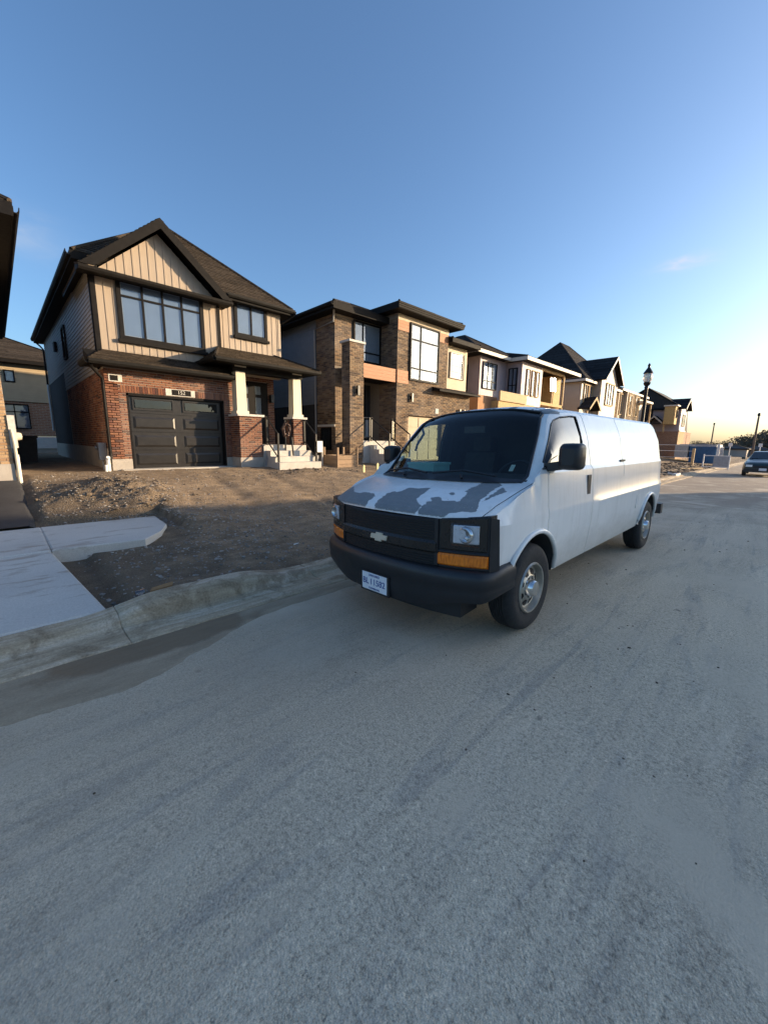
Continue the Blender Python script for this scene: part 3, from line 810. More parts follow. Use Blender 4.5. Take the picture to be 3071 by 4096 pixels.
# garage door: four sections of two raised panels, glazed top row
gd = obj('garage_door', fbox(MB(), FF, D0, D1, .70, 2.86, -.22, -.18), 'trim_brown', H1)
simple('door_brown', (.016,.014,.0125), .36, var=.15, vscale=5)
secs = (.70, 1.24, 1.78, 2.32, 2.86)
for k in range(4):
    s_ = obj('door_section', fbox(MB(), FF, D0+.01, D1-.01, secs[k]+.004, secs[k+1]-.004, -.18, -.15), 'door_brown', gd)
for k in range(4):
    for (a, b) in ((D0+.16, D0+1.27), (D1-1.27, D1-.16)):
        v0, v1 = secs[k]+.10, secs[k+1]-.10
        if k < 3:
            mb = MB(); fbox(mb, FF, a, b, v0, v1, -.149, -.14)
            mb.add([FF.p(a,v0,-.14),FF.p(b,v0,-.14),FF.p(b,v1,-.14),FF.p(a,v1,-.14),FF.p(a+.05,v0+.05,-.122),FF.p(b-.05,v0+.05,-.122),FF.p(b-.05,v1-.05,-.122),FF.p(a+.05,v1-.05,-.122)], [(0,1,5,4),(1,2,6,5),(2,3,7,6),(3,0,4,7),(4,5,6,7)])
            obj('door_panel', mb, 'door_brown', gd)
        else: window(gd, FF, a+.04, b-.04, v0+.03, v1-.03, fr=.04, depth=.03, back='dark_room', glass='glass_dark', name='door_window', d=-.149, frame='door_brown')
jm = MB(); fbox(jm, FF, D0-.02, D0+.06, .70, 2.87, -.21, -.02); fbox(jm, FF, D1-.06, D1+.02, .70, 2.87, -.21, -.02); fbox(jm, FF, D0-.02, D1+.02, 2.80, 2.88, -.21, -.02)
obj('door_frame', jm, 'trim_black', H1)
st = obj('door_sticker', fbox(MB(), FF, 5.03, 5.15, 2.46, 2.72, -.149, -.144), 'bag_white', gd)
obj('threshold', MB().box(D0-.3, D1+.35, 13.05, 13.55, .60, .70), 'step_concrete', H1)
# number plaque in the soldier course
pq = obj('number_plaque', fbox(MB(), FF, 3.86, 4.70, 2.885, 3.085, 0, .02), 'stone_cap', H1)
obj('plate', fbox(MB(), FF, 4.03, 4.58, 2.905, 3.065, .02, .026), 'trim_brown', pq)
def text(name, body, size, mat, parent, loc, rot, ext=.003, align='CENTER'):
    cu = bpy.data.curves.new(name, 'FONT'); cu.body = body; cu.size = size; cu.extrude = ext; cu.align_x = align; cu.align_y = 'CENTER'
    tmp = bpy.data.objects.new(name, cu); COL.objects.link(tmp)
    dg = bpy.context.evaluated_depsgraph_get(); dg.update()
    me = bpy.data.meshes.new_from_object(tmp.evaluated_get(dg)); bpy.data.objects.remove(tmp)
    me.materials.clear(); me.materials.append(M(mat))
    o = bpy.data.objects.new(name, me); COL.objects.link(o); o.parent = parent
    o.location = Vector(loc)-wloc(parent); o.rotation_euler = rot
    return o
text('house_number', '152', .15, 'stone_cap', pq, (4.30, YG-.03, 2.985), (rad(90),0,0))
vt = obj('brick_vent', fbox(MB(), FF, 2.44, 2.76, 3.14, 3.34, -.01, .02), 'stone_cap', H1)
obj('vent_grille', fbox(MB(), FF, 2.48, 2.66, 3.17, 3.31, .02, .03), 'trim_brown', vt)
# ---- porch
PZ = 1.42
pw = MB(); pw.box(5.82, 6.60, 12.74, 13.42, 1.0, 2.36); brp = obj('porch_wall', pw, 'mortar', H1)
FP = Frame((0,12.74,0), (1,0,0), (0,-1,0)); bk.wall(FP, 5.82, 6.60, 1.01, 2.36, pri=4)
bk.wall(Frame((5.82,0,0), (0,-1,0), (-1,0,0)), -13.4, -12.74, 1.01, 2.36, pri=4)
obj('foundation', MB().box(5.80, 6.62, 12.72, 13.45, .3, 1.0), 'foundation', H1)
obj('stone_cap', MB().box(5.74, 6.68, 12.66, 13.48, 2.36, 2.43), 'stone_cap', H1)
pm = MB().box(7.86, 8.34, 12.74, 13.24, 1.42, 2.36); obj('porch_pier', pm, 'mortar', H1)
bk.wall(Frame((0,12.74,0), (1,0,0), (0,-1,0)), 7.86, 8.34, 1.43, 2.36, pri=4)
bk.wall(Frame((7.86,0,0), (0,-1,0), (-1,0,0)), -13.24, -12.74, 1.43, 2.36, pri=4)
obj('stone_cap', MB().box(7.79, 8.41, 12.67, 13.31, 2.36, 2.43), 'stone_cap', H1)
for cx in (5.98, 8.10):
    mb = MB(); y0 = 12.93
    def fr_(z0, z1, w0, w1, yc=12.99, cx=cx):
        mb.add([(cx-w0,yc-w0,z0),(cx+w0,yc-w0,z0),(cx+w0,yc+w0,z0),(cx-w0,yc+w0,z0),(cx-w1,yc-w1,z1),(cx+w1,yc-w1,z1),(cx+w1,yc+w1,z1),(cx-w1,yc+w1,z1)],
               [(0,3,2,1),(4,5,6,7),(0,1,5,4),(1,2,6,5),(2,3,7,6),(3,0,4,7)])
    fr_(2.43, 2.53, .215, .215); fr_(2.53, 3.92, .172, .155); fr_(3.92, 4.0, .19, .19)
    obj('column', mb, 'column_cream', H1)
prf = obj('porch_roof', MB().box(5.02, 8.78, 12.40, 14.15, 3.96, 4.03), 'soffit', H1)
obj('beam', MB().box(5.72, 8.34, 12.82, 13.16, 3.78, 3.96), 'trim_black', prf)
mb = MB(); e0, e1, f0 = 5.0, 8.8, 12.35; rz_, wy = 4.72, 14.16
roof_face([(e0,f0,4.06),(e1,f0,4.06),(7.95,wy,rz_),(5.85,wy,rz_)], prf, mb=mb)
roof_face([(e0,wy,4.06),(e0,f0,4.06),(5.85,wy,rz_)], prf, mb=mb); roof_face([(e1,f0,4.06),(e1,wy,4.06),(7.95,wy,rz_)], prf, mb=mb)
stuff(obj('shingles', mb, 'shingle', prf))
mb = MB(); mb.tube([(e0,f0,4.08),(5.85,wy,rz_+.02)], .05, 6); mb.tube([(e1,f0,4.08),(7.95,wy,rz_+.02)], .05, 6); obj('ridge_cap', mb, 'shingle', prf)
gutter(prf, (5.0,12.37,3.93), (8.8,12.37,3.93), (0,-1,0)); gutter(prf, (5.02,12.35,3.93), (5.02,14.1,3.93), (-1,0,0))
obj('porch_slab', MB().box(6.62, 8.34, 12.68, 14.75, .5, PZ), 'step_concrete', H1)
for k in range(3):
    obj('step', MB().box(6.70+.0, 8.38, 12.68-.30*(k+1), 12.68-.30*k-.001, .45, PZ-.19*(k+1)), 'step_concrete', H1)
# entry: black frame, transoms, door with tall light, side light
en = MB(); fbox(en, FD, 6.72, 7.92, 1.42, 3.78, -.05, .06); ed = obj('entry_door', en, 'trim_black', H1)
for (a, b, c_, d_) in ((6.86,7.10,1.75,3.15), (7.40,7.62,1.75,3.20), (6.86,7.10,3.32,3.62), (7.40,7.62,3.32,3.62)):
    pn = obj('light_panel', fbox(MB(), FD, a, b, c_, d_, .061, .066), 'curtain', ed); obj('pane', fbox(MB(), FD, a-.01, b+.01, c_-.01, d_+.01, .070, .075), 'glass', ed)
obj('door_handle', MB().tube([FD.p(7.3,2.0,.06), FD.p(7.3,2.0,.13), FD.p(7.3,2.35,.13), FD.p(7.3,2.35,.06)], .012, 6), 'metal_grey', ed)
bk.emit(brickwall, 'brick_red', 300)
obj('wall_lamp', MB().box(8.0, 8.14, 14.55, 14.74, 3.05, 3.35), 'metal_black', H1)
# railings
def rail(parent, p0, p1, h0, n=2):
    a, b = Vector(p0), Vector(p1); mb = MB(); z = Vector((0,0,1))
    mb.tube([a+z*h0, b+z*h0], .028, 6)
    r_ = obj('railing', mb, 'metal_black', parent)
    obj('lower_rail', MB().tube([a+z*.14, b+z*.14], .022, 6), 'metal_black', r_)
    for i in range(n): q = a.lerp(b, i/(n-1)); obj('post', MB().box(q.x-.028, q.x+.028, q.y-.028, q.y+.028, q.z-.02, q.z+h0+.02), 'metal_black', r_)
    return r_
rail(H1, (6.78,12.72,PZ), (6.78,11.98,.85), .95); rail(H1, (8.30,12.72,PZ), (8.30,11.98,.85), .95)
rail(H1, (7.80,12.9,PZ), (7.80,12.85,PZ), .9)
# downpipes
def pipe(parent, pts, mat, r=.04, name='downpipe'): return obj(name, MB().tube(pts, r, 8), mat, parent)
pipe(H1, [(2.02,13.0,3.5),(2.05,13.1,3.42),(2.28,13.33,3.20),(2.29,13.36,3.0),(2.29,13.36,1.15),(2.27,13.33,.9)], 'trim_black')
pipe(H1, [(1.98,27.2,6.3),(2.15,27.05,6.1),(2.27,26.9,5.9),(2.27,26.9,4.2)], 'trim_black'); pipe(H1, [(2.27,26.9,4.2),(2.27,26.9,1.9)], 'white_plastic', .05)
pipe(H1, [(8.66,13.7,6.3),(8.5,13.95,6.12),(8.3,14.1,5.95)], 'trim_black')
# utility stub pipes at the left corner
pipe(H1, [(2.20,13.25,.45),(2.20,13.25,1.0),(2.20,13.18,1.06)], 'white_plastic', .05, 'utility_pipe'); pipe(H1, [(2.13,13.2,.45),(2.13,13.2,.85)], 'white_plastic', .035, 'utility_pipe')
um = obj('utility_box', MB().box(2.12, 2.31, 13.95, 14.25, .95, 1.45), 'metal_grey', H1); obj('meter_dial', MB().lathe([(.0,-.05),(.08,-.05),(.08,0),(0,0)][::-1], (2.12,14.1,1.3), 'x', 16), 'lens_clear', um)
pipe(H1, [(2.22,14.1,.4),(2.22,14.1,.95)], 'metal_grey', .03, 'utility_pipe')

# ------------------------------------------------------------------ van
VX, VY = 2.26, 2.355
simple('tyre', (.022,.022,.023), .8, var=.25, vscale=30, bump=.3, bscale=90)
simple('van_black', (.016,.017,.020), .42, var=.2, vscale=5)
simple('grille_black', (.005,.005,.006), .6, var=.1)
simple('van_gloss_black', (.022,.019,.017), .28, var=.2, vscale=6)
simple('van_interior', (.035,.037,.04), .8, var=.2, vscale=5)
simple('seat_fabric', (.045,.047,.05), .9, var=.2, vscale=10)
simple('chrome', (.80,.79,.77), .16, 1, var=.05)
simple('rim_steel', (.46,.44,.39), .38, .8, var=.12, vscale=20)
simple('reflector_silver', (.86,.87,.88), .3, .25, var=.1, vscale=30)
simple('tail_red', (.35,.02,.02), .2, var=.1)
simple('emblem_gold', (.80,.74,.60), .3, .6, var=.06)
simple('plate_white', (.78,.79,.82), .45, var=.04, vscale=20)
simple('plate_blue', (.05,.09,.30), .5, var=.05)
simple('box_teal', (.30,.62,.62), .6, var=.06)
simple('sticker', (.7,.72,.66), .6, var=.05)
t = NT('lens_amber'); p = t.pos()
f = t.noise(t.mapping(p, (1, 14, 3)), 6, 3)
MATS['lens_amber'] = t.pbr(t.ramp(f, [(.3, (.62,.12,.005)), (.7, (1.0,.27,.015))]), .18, 0, None, **{'Coat Weight': .5})
# white paint with peeling primer patches; the attribute chip marks lost paint on the bonnet
t = NT('van_paint'); p = t.pos(); oc = t.n('ShaderNodeTexCoord').outputs['Object']
att = t.n('ShaderNodeAttribute'); att.attribute_name = 'chip'
f = t.noise(p, 3, 4); g = t.noise(p, 140, 3)
white = t.ramp(f, [(.3, (.82,.81,.78)), (.7, (.88,.87,.84))])
sx = t.n('ShaderNodeSeparateXYZ'); t.l(oc, sx.inputs[0])
dirt = t.math('MULTIPLY', t.ramp(t.math('ADD', sx.outputs['Z'], t.math('MULTIPLY', t.noise(t.mapping(p, (1,1,2)), 4, 5, .65), .35)), [(.55, 1), (.95, 0)]), .7)
white = t.mix(dirt, white, (.42,.39,.34))
sp = t.noise(p, 20, 2); white = t.mix(t.ramp(sp, [(.765, 0), (.79, .8)]), white, (.33,.20,.12)); strk = t.noise(t.mapping(p, (5, 5, .5)), 3, 4); white = t.mix(t.ramp(strk, [(.5, 0), (.8, .35)]), white, (.55,.53,.48))
prim = t.ramp(g, [(.3, (.165,.175,.178)), (.7, (.23,.24,.243))])
prim = t.mix(t.ramp(t.noise(p, 12, 4), [(.45, 0), (.75, .6)]), prim, (.26,.265,.26))
# roof front edge: paint gone in ragged patches
rn = t.noise(t.mapping(oc, (1.2, 2.6, 1)), 2.0, 5, .6)
rm = t.math('MULTIPLY', t.ramp(sx.outputs['Z'], [(.995, 0), (1.0, 1)]), 1)
zf = t.math('GREATER_THAN', sx.outputs['Z'], 1.90); xf = t.math('LESS_THAN', t.math('ADD', sx.outputs['X'], t.math('MULTIPLY', rn, .9)), 2.35)
rmask = t.math('MULTIPLY', t.math('MULTIPLY', zf, xf), t.ramp(rn, [(.50, 0), (.515, 1)]))
msk = t.math('MAXIMUM', att.outputs['Fac'], rmask)
raw = t.math('ADD', msk, t.math('MULTIPLY', t.math('SUBTRACT', t.noise(p, 70, 3, .7), .5), .35))
raw = t.math('SUBTRACT', raw, t.math('MULTIPLY', t.ramp(t.noise(p, 110, 2), [(.68, 0), (.72, 1)]), .7))
msk = t.ramp(raw, [(.47, 0), (.53, 1)]); rim = t.ramp(raw, [(.26, 0), (.34, .55), (.47, .55), (.50, 0)])
white = t.mix(rim, white, (.50,.44,.37))
prim = t.mix(t.ramp(t.noise(t.mapping(p, (2, 9, 2), rot=(0,0,.6)), 9, 3), [(.66, 0), (.72, .6)]), prim, (.34,.34,.33))
c = t.mix(msk, white, prim)
ro = t.math('ADD', t.math('MULTIPLY', msk, .32), .24)
nr = t.bump(t.math('ADD', t.math('MULTIPLY', msk, -1), t.math('MULTIPLY', g, .05)), .35, .004)
MATS['van_paint'] = t.pbr(c, ro, 0, nr, **{'Coat Weight': t.math('MULTIPLY', t.math('SUBTRACT', 1, msk), .25), 'Coat Roughness': .12})

VAN = thing('van', 'white extended cargo van with peeling grey patches on its bonnet parked at the kerb', 'van', (VX, VY, 0))
L_END = 5.87
SIDE = [(.40,.90), (.43,.945), (.47,.962), (.55,.968), (.58,.983), (.80,.998), (1.0,1.004), (1.075,.994), (1.36,.974), (1.40,.950), (1.42,.948), (1.65,.905), (1.85,.855), (1.92,.82)]
def yside(z): return float(np.interp(z, [q[0] for q in SIDE], [q[1] for q in SIDE]))
def zA(x): return float(np.interp(x, [0,.08,.2,.5,.8,.86,1.2,1.42,1.6,1.9,5.4,5.87], [1.055,1.09,1.14,1.225,1.295,1.315,1.665,1.855,1.905,1.93,1.945,1.90]))
def yA(x): return float(np.interp(x, [0,.1,.5,.8,1.2,1.42,1.7,5.4,5.87], [.90,.905,.925,.925,.85,.79,.80,.80,.78]))
def zc(x): return float(np.interp(x, [0,.04,.10,.25,.50,.74,.80,1.15,1.40,1.52,1.62,1.8,2.3,5.3,5.75,5.87], [1.065,1.095,1.12,1.162,1.217,1.265,1.31,1.665,1.90,1.975,2.005,2.025,2.04,2.05,2.02,1.96]))
def wfac(x): return float(np.interp(x, [0,.12,.3,.6,.95,5.35,5.65,5.8,5.87], [.955,.97,.982,.994,1,1,.985,.955,.90]))
NR = 13
def section(x):
    """key points (y,z) of the half section, sill to roof centre"""
    za, ya, zc_ = zA(x), yA(x), zc(x); w = wfac(x)
    zs = [.40,.43,.55,.80,1.0,1.075,1.36,1.40]
    pts = []
    for i, z in enumerate(zs):
        cap = za-(8-i)*.022
        z2 = min(z, cap)
        y = yside(z2)*w-(.012 if i == 5 else (.006 if i == 6 else 0))*sm(2.24, 2.34, x)
        if x < .95:   # wing top rolls inwards
            k = sm(za-.16, za, z2); y = y*(1-k)+(ya+.045)*w*k if z2 > za-.16 else y
        pts.append((y, z2))
    zt = za
    z8 = (pts[-1][1]*.45+zt*.55); y8 = min(yside(z8)*w, pts[-1][0]); 
    if x < .95: y8 = (pts[-1][0]+ya*w)/2+.006
    pts.append((y8, z8)); pts.append((ya*w, zt))
    k = .42 if x > 1.5 else (.30 if x > .8 else .35)
    gap_ = .075 if .8 < x < 1.5 else (.12 if x >= 1.5 else .09)
    pts.append(((ya-gap_)*w, zt+(zc_-zt)*k)); pts.append((ya*.5*w, zt+(zc_-zt)*.88)); pts.append((0, zc_))
    return pts
def bow(i, x):
    """backward sweep of rail i (0 sill .. 12 centre), by the width there"""
    bs = .20*(1-sm(.02, .75, x)); bt = float(np.interp(x, [0,.5,.75,1.2,1.5,2.0], [.20,.20,.22,.17,.11,0]))
    k = sm(6, 9, i); return bs*(1-k)+bt*k
def S(u, x):
    """surface point for rail parameter u in 0..12 and centre-line station x"""
    u, x = float(u), float(x)
    pts = section(x); i = min(int(u), NR-2); f = u-i
    p1, p2 = Vector(pts[i]), Vector(pts[i+1])
    p0 = Vector(pts[i-1]) if i > 0 else p1*2-p2
    p3 = Vector(pts[i+2]) if i+2 < NR else Vector((-pts[i][0], pts[i][1]))
    if i < 8: q = p1.lerp(p2, f)       # side keeps its creases
    else:
        m1, m2 = (p2-p0)*.5, (p3-p1)*.5
        if i == 8: m1 = p2-p1
        q = (2*f**3-3*f**2+1)*p1+(f**3-2*f**2+f)*m1+(-2*f**3+3*f**2)*p2+(f**3-f**2)*m2
    y = q.x; xx = x+.06*(1-sm(0, .7, x))+bow(u, x)*(abs(y)/.93)**2.7
    if x > 5.3: xx = 5.3+(xx-5.3)*(1-.22*(abs(y))**4)
    return Vector((VX+xx, y, q.y))
US = [0,1,2,3,4,4.5,5,5.5,6,6.5,7,7.5,8,8.4,8.8,9,9.33,9.66,10,10.33,10.66,11,11.33,11.66,12]
XS = sorted({round(v, 4) for v in list(np.arange(0, 1.0, .04))+list(np.arange(1.0, 2.0, .05))+list(np.arange(2.0, 5.2, .10))+list(np.arange(5.2, L_END+.001, .045))+
      [.74,1.15,1.52,L_END, 1.118,1.126,1.134, 2.232,2.24,2.248, 3.412,3.42,3.428, 2.06, 5.30]})
groove = {1.126: (2.2, 6.6), 2.24: (1.9, 9.0), 3.42: (5.6, 9.0)}
bm = bmesh.new(); VG = {}
def vpt(side, u, x):
    q = S(u, x)
    y = q.y
    g_ = groove.get(x)
    if g_ and g_[0] <= u <= g_[1]: y -= .03
    if 2.30 < x < 5.4 and u in (7.5, 8.8): y -= .007
    return Vector((q.x, VY+side*y, q.z))
for side in (-1, 1):
    for u in US:
        for x in XS:
            if u == 12 and side == 1: VG[(1, u, x)] = VG[(-1, u, x)]; continue
            VG[(side, u, x)] = bm.verts.new(vpt(side, u, x))
# material slots: 0 paint, 1 windscreen, 2 side glass, 3 wheel well, 4 bonnet (replaced by a fine sheet)
for side in (-1, 1):
    for i in range(len(US)-1):
        for j in range(len(XS)-1):
            u0, u1, x0, x1 = US[i], US[i+1], XS[j], XS[j+1]
            q = [VG[(side,u0,x0)], VG[(side,u0,x1)], VG[(side,u1,x1)], VG[(side,u1,x0)]]
            f = bm.faces.new(q if side < 0 else q[::-1])
            if u0 >= 10 and x0 >= .739 and x1 <= 1.5201: f.material_index = 1
            elif 7 <= u0 and u1 <= 8.8 and x0 >= 1.0 and x1 <= 2.061: f.material_index = 2 if x0 >= 1.149 else 5
            elif u0 >= 9 and x1 <= .7401: f.material_index = 4
for j in range(len(XS)-1):   # floor
    bm.faces.new([VG[(-1,0,XS[j])], VG[(1,0,XS[j])], VG[(1,0,XS[j+1])], VG[(-1,0,XS[j+1])]])
for x, rev in ((XS[0], True), (XS[-1], False)):
    lp = [VG[(-1,u,x)] for u in US]+[VG[(1,u,x)] for u in US[-2::-1]]
    bm.faces.new(lp[::-1] if rev else lp)
bmesh.ops.recalc_face_normals(bm, faces=bm.faces)
me = bpy.data.meshes.new('body')
bm.to_mesh(me); bm.free()
for q in ('van_paint', 'glass_van', 'glass_van_side', 'van_interior', 'van_paint', 'van_black'): me.materials.append(M(q))
tmp = bpy.data.objects.new('body_tmp', me); COL.objects.link(tmp)
WXF, WXR, WR = .92, 4.86, .385
AR = .475
for wx in (WXF, WXR):
    for side in (-1, 1):
        cb = bmesh.new()
        n = 40; inn, outy = VY+side*.62, VY+side*1.3
        ra = [cb.verts.new((VX+wx+AR*math.cos(2*math.pi*k/n), inn, WR+AR*math.sin(2*math.pi*k/n)*(1.02))) for k in range(n)]
        rb = [cb.verts.new((v.co.x, outy, v.co.z)) for v in ra]
        cb.faces.new(ra); cb.faces.new(rb[::-1])
        for k in range(n): cb.faces.new((ra[k], rb[k], rb[(k+1) % n], ra[(k+1) % n]))
        bmesh.ops.recalc_face_normals(cb, faces=cb.faces)
        for f in cb.faces: f.material_index = 3
        cm = bpy.data.meshes.new('cut'); cb.to_mesh(cm); cb.free()
        for q in range(6): cm.materials.append(me.materials[q])
        co = bpy.data.objects.new('cut', cm); COL.objects.link(co)
        md = tmp.modifiers.new('b', 'BOOLEAN'); md.operation = 'DIFFERENCE'; md.solver = 'EXACT'; md.object = co; md.material_mode = 'INDEX'
dg = bpy.context.evaluated_depsgraph_get(); dg.update()
me2 = bpy.data.meshes.new_from_object(tmp.evaluated_get(dg))
for o in [o for o in bpy.data.objects if o.name.startswith('cut') or o.name == 'body_tmp']: bpy.data.objects.remove(o)
bm = bmesh.new(); bm.from_mesh(me2)
def take(idx, pred=None, off=0):
    """copy faces of one material slot into a mesh builder"""
    mb = MB(); mp = {}
    for f in bm.faces:
        if f.material_index in idx and (pred is None or pred(f.calc_center_median())):
            for v in f.verts:
                if v.index not in mp: mp[v.index] = len(mb.v); mb.v.append(tuple(v.co+v.normal*off))
            mb.f.append(tuple(mp[v.index] for v in f.verts)); mb.mi.append(0)
    return mb
bm.verts.index_update(); bm.normal_update()
body = obj('body', take({0}), 'van_paint', VAN, smooth=17)
for wx in (WXF, WXR):
    for side in (-1, 1): obj('wheel_well', take({3}, lambda c_: abs(c_.x-VX-wx) < 1 and (c_.y-VY)*side > 0), 'van_interior', VAN)
obj('lining', take({0}, lambda c_: c_.x > VX+1.30 and c_.z > .75, -.03), 'van_interior', VAN, smooth=40)
obj('windscreen', take({1}, None, -.004), 'glass_van', VAN, smooth=True)
obj('side_window', take({2}, lambda c_: c_.y < VY, -.006), 'glass_van_side', VAN, smooth=True)
obj('side_window', take({2}, lambda c_: c_.y > VY, -.006), 'glass_van', VAN, smooth=True)
for side in (-1, 1): obj('mirror_sail', take({5}, lambda c_: (c_.y-VY)*side > 0), 'van_black', VAN, smooth=True)
bm.free()
# black rubber round the glass: drawn along the surface
def strip_on(name, uv, r, mat, side=-1, closed=False, off=.004):
    pts = []
    for u, x in uv:
        q = S(u, x); pts.append((q.x, VY+side*q.y, q.z+ (0 if u < 9 else off)))
    return obj(name, MB().tube(pts, r, 6, closed=closed), mat, VAN, smooth=60)
for side in (-1, 1):
    uv = [(7, x) for x in np.linspace(1.0, 2.06, 14)]+[(u, 2.06) for u in np.linspace(7.2, 8.8, 6)]+[(8.8, x) for x in np.linspace(2.0, 1.0, 14)]+[(u, 1.0) for u in (8.2, 7.6)]
    strip_on('window_seal', uv, .008, 'van_black', side, True)
ws = []
for side in (-1, 1):
    a = [(10, x) for x in np.linspace(.74, 1.52, 14)]
    strip_on('windscreen_seal', a, .012, 'van_black', side)
pts = []
for u in list(np.linspace(10, 12, 10)): q = S(u, 1.525); pts.append((q.x, VY-q.y, q.z))
pts += [(p_[0], 2*VY-p_[1], p_[2]) for p_ in pts[-2::-1]]
obj('windscreen_seal', MB().tube(pts, .010, 6), 'van_black', VAN, smooth=60)
# bonnet: fine sheet so that the peeled patches keep crisp edges
HOODP = [
 [(-.08,.99),(.30,.99),(.42,.93),(.475,.87),(.459,.845),(.36,.735),(.295,.642),(.261,.518),(.286,.473),(.274,.407),(.267,.313),(.2,.242),(-.08,.175),(-.08,.12),(-.08,.378),(-.08,.629),(-.08,.80)],
 [(-.08,.07),(.168,.128),(.271,.162),(.369,.14),(.338,.079),(.458,.037),(.508,-.167),(.424,-.194),(.324,-.209),(.249,-.233),(.201,-.288),(.155,-.36),(-.08,-.378),(-.08,-.331),(-.08,-.115)],
 [(-.08,-.404),(.228,-.37),(.258,-.396),(.305,-.345),(.351,-.398),(.294,-.467),(.336,-.604),(.486,-.576),(.544,-.536),(.64,-.526),(.709,-.542),(.788,-.529),(.90,-.53),(.90,-.64),(.843,-.674),(.787,-.735),(.676,-.726),(.551,-.728),(.444,-.735),(.374,-.758),(.285,-.809),(.165,-.657),(-.08,-.529)],
 [(.4,-.769),(.498,-.756),(.6,-.76),(.735,-.759),(.662,-.843),(.598,-.826),(.515,-.789)],
 [(.441,-.421),(.468,-.429),(.475,-.469),(.454,-.493),(.423,-.488),(.42,-.453)],
 [(.75,.42),(.78,.10),(.745,.0),(.715,.188),(.72,.318)]]
def inpoly(x, y, poly):
    c_ = False; n = len(poly)
    for i in range(n):
        (x0, y0), (x1, y1) = poly[i], poly[i-1]
        if (y0 > y) != (y1 > y) and x < (x1-x0)*(y-y0)/(y1-y0)+x0: c_ = not c_
    return c_
ux = list(np.linspace(9, 12, 130)); hx = list(np.linspace(.0, .745, 150)); rows = []; chip = []
for x in hx:
    left = [S(u, x) for u in ux]; row = []
    for q in left: row.append((q.x, VY-q.y, q.z+.006))
    for q in left[-2::-1]: row.append((q.x, VY+q.y, q.z+.006))
    if x == hx[0]: row = [(a-.004, b, c_-.022) for a, b, c_ in row]
    rows.append(row)
    for (a, b, c_) in row:
        lx, ly = a-VX, b-VY
        wx_ = lx+.018*nz(lx, ly, 9, 3)+.012*nz(lx, ly, 30, 8)+.008*nz(lx, ly, 75, 4); wy_ = ly+.018*nz(lx, ly, 9, 13)+.012*nz(lx, ly, 30, 18)+.008*nz(lx, ly, 75, 14)
        chip.append(0.0 if x < .003 else 1.0 if any(inpoly(wx_, wy_, pl) for pl in HOODP) else 0.0)
mb = MB(); mb.grid(rows, flip=False)
hood = obj('bonnet', mb, 'van_paint', VAN, smooth=60)
ch = np.array(chip).reshape(len(hx), -1)
for _ in range(2):
    pd_ = np.pad(ch, 1, mode='edge'); ch = (pd_[:-2,1:-1]+pd_[2:,1:-1]+pd_[1:-1,:-2]+pd_[1:-1,2:]+2*pd_[1:-1,1:-1])/6
chip = ch.ravel().tolist()
at = hood.data.attributes.new('chip', 'FLOAT', 'POINT'); at.data.foreach_set('value', chip)
# cowl and wipers
rows = []
for x in (.735, .77, .80, .83):
    r_ = []
    for k in range(-10, 11):
        u = 12-abs(k)*.2; q = S(max(10.05, u), x); r_.append((q.x-.01, VY+(1 if k > 0 else -1)*q.y, q.z+.014-(x-.735)*.25))
    rows.append(r_)
mb = MB(); mb.grid(rows); obj('cowl', mb, 'van_black', VAN, smooth=50)
def on_screen(y, x, off=.025):
    u = 12-min(1.95, abs(y)/.85*2); q = S(u, x); return Vector((q.x-off*.7, VY+y, q.z+off))
for y0, y1 in ((-.62, .02), (.10, .74)):
    w = obj('wiper', MB().tube([on_screen(y0*.55+y1*.45, .76), on_screen(y0*.5+y1*.5, .80)], .012, 6), 'van_black', VAN)
    obj('wiper_blade', MB().tube([on_screen(y0, .80, .03), on_screen((y0+y1)/2, .835, .03), on_screen(y1, .80, .03)], .011, 6), 'van_black', w)
# arch lips
for wx in (WXF, WXR):
    for side in (-1, 1):
        pts = []
        for k in range(0, 25):
            a = rad(-8)+rad(196)*k/24; x = wx+(AR+.012)*math.cos(a); z = WR+(AR+.012)*math.sin(a)*1.02
            if z < .42: continue
            w = wfac(max(0, x-.0)) if x > .95 else wfac(x-.0*.1)
            pts.append((VX+x, VY+side*(yside(min(z, 1.3))*w+.004), z))
        obj('arch_lip', MB().tube(pts, .022, 8), 'van_paint', VAN, smooth=60)
# underside
obj('underbody', MB().box(VX+.35, VX+5.5, VY-.60, VY+.60, .26, .42), 'van_black', VAN)
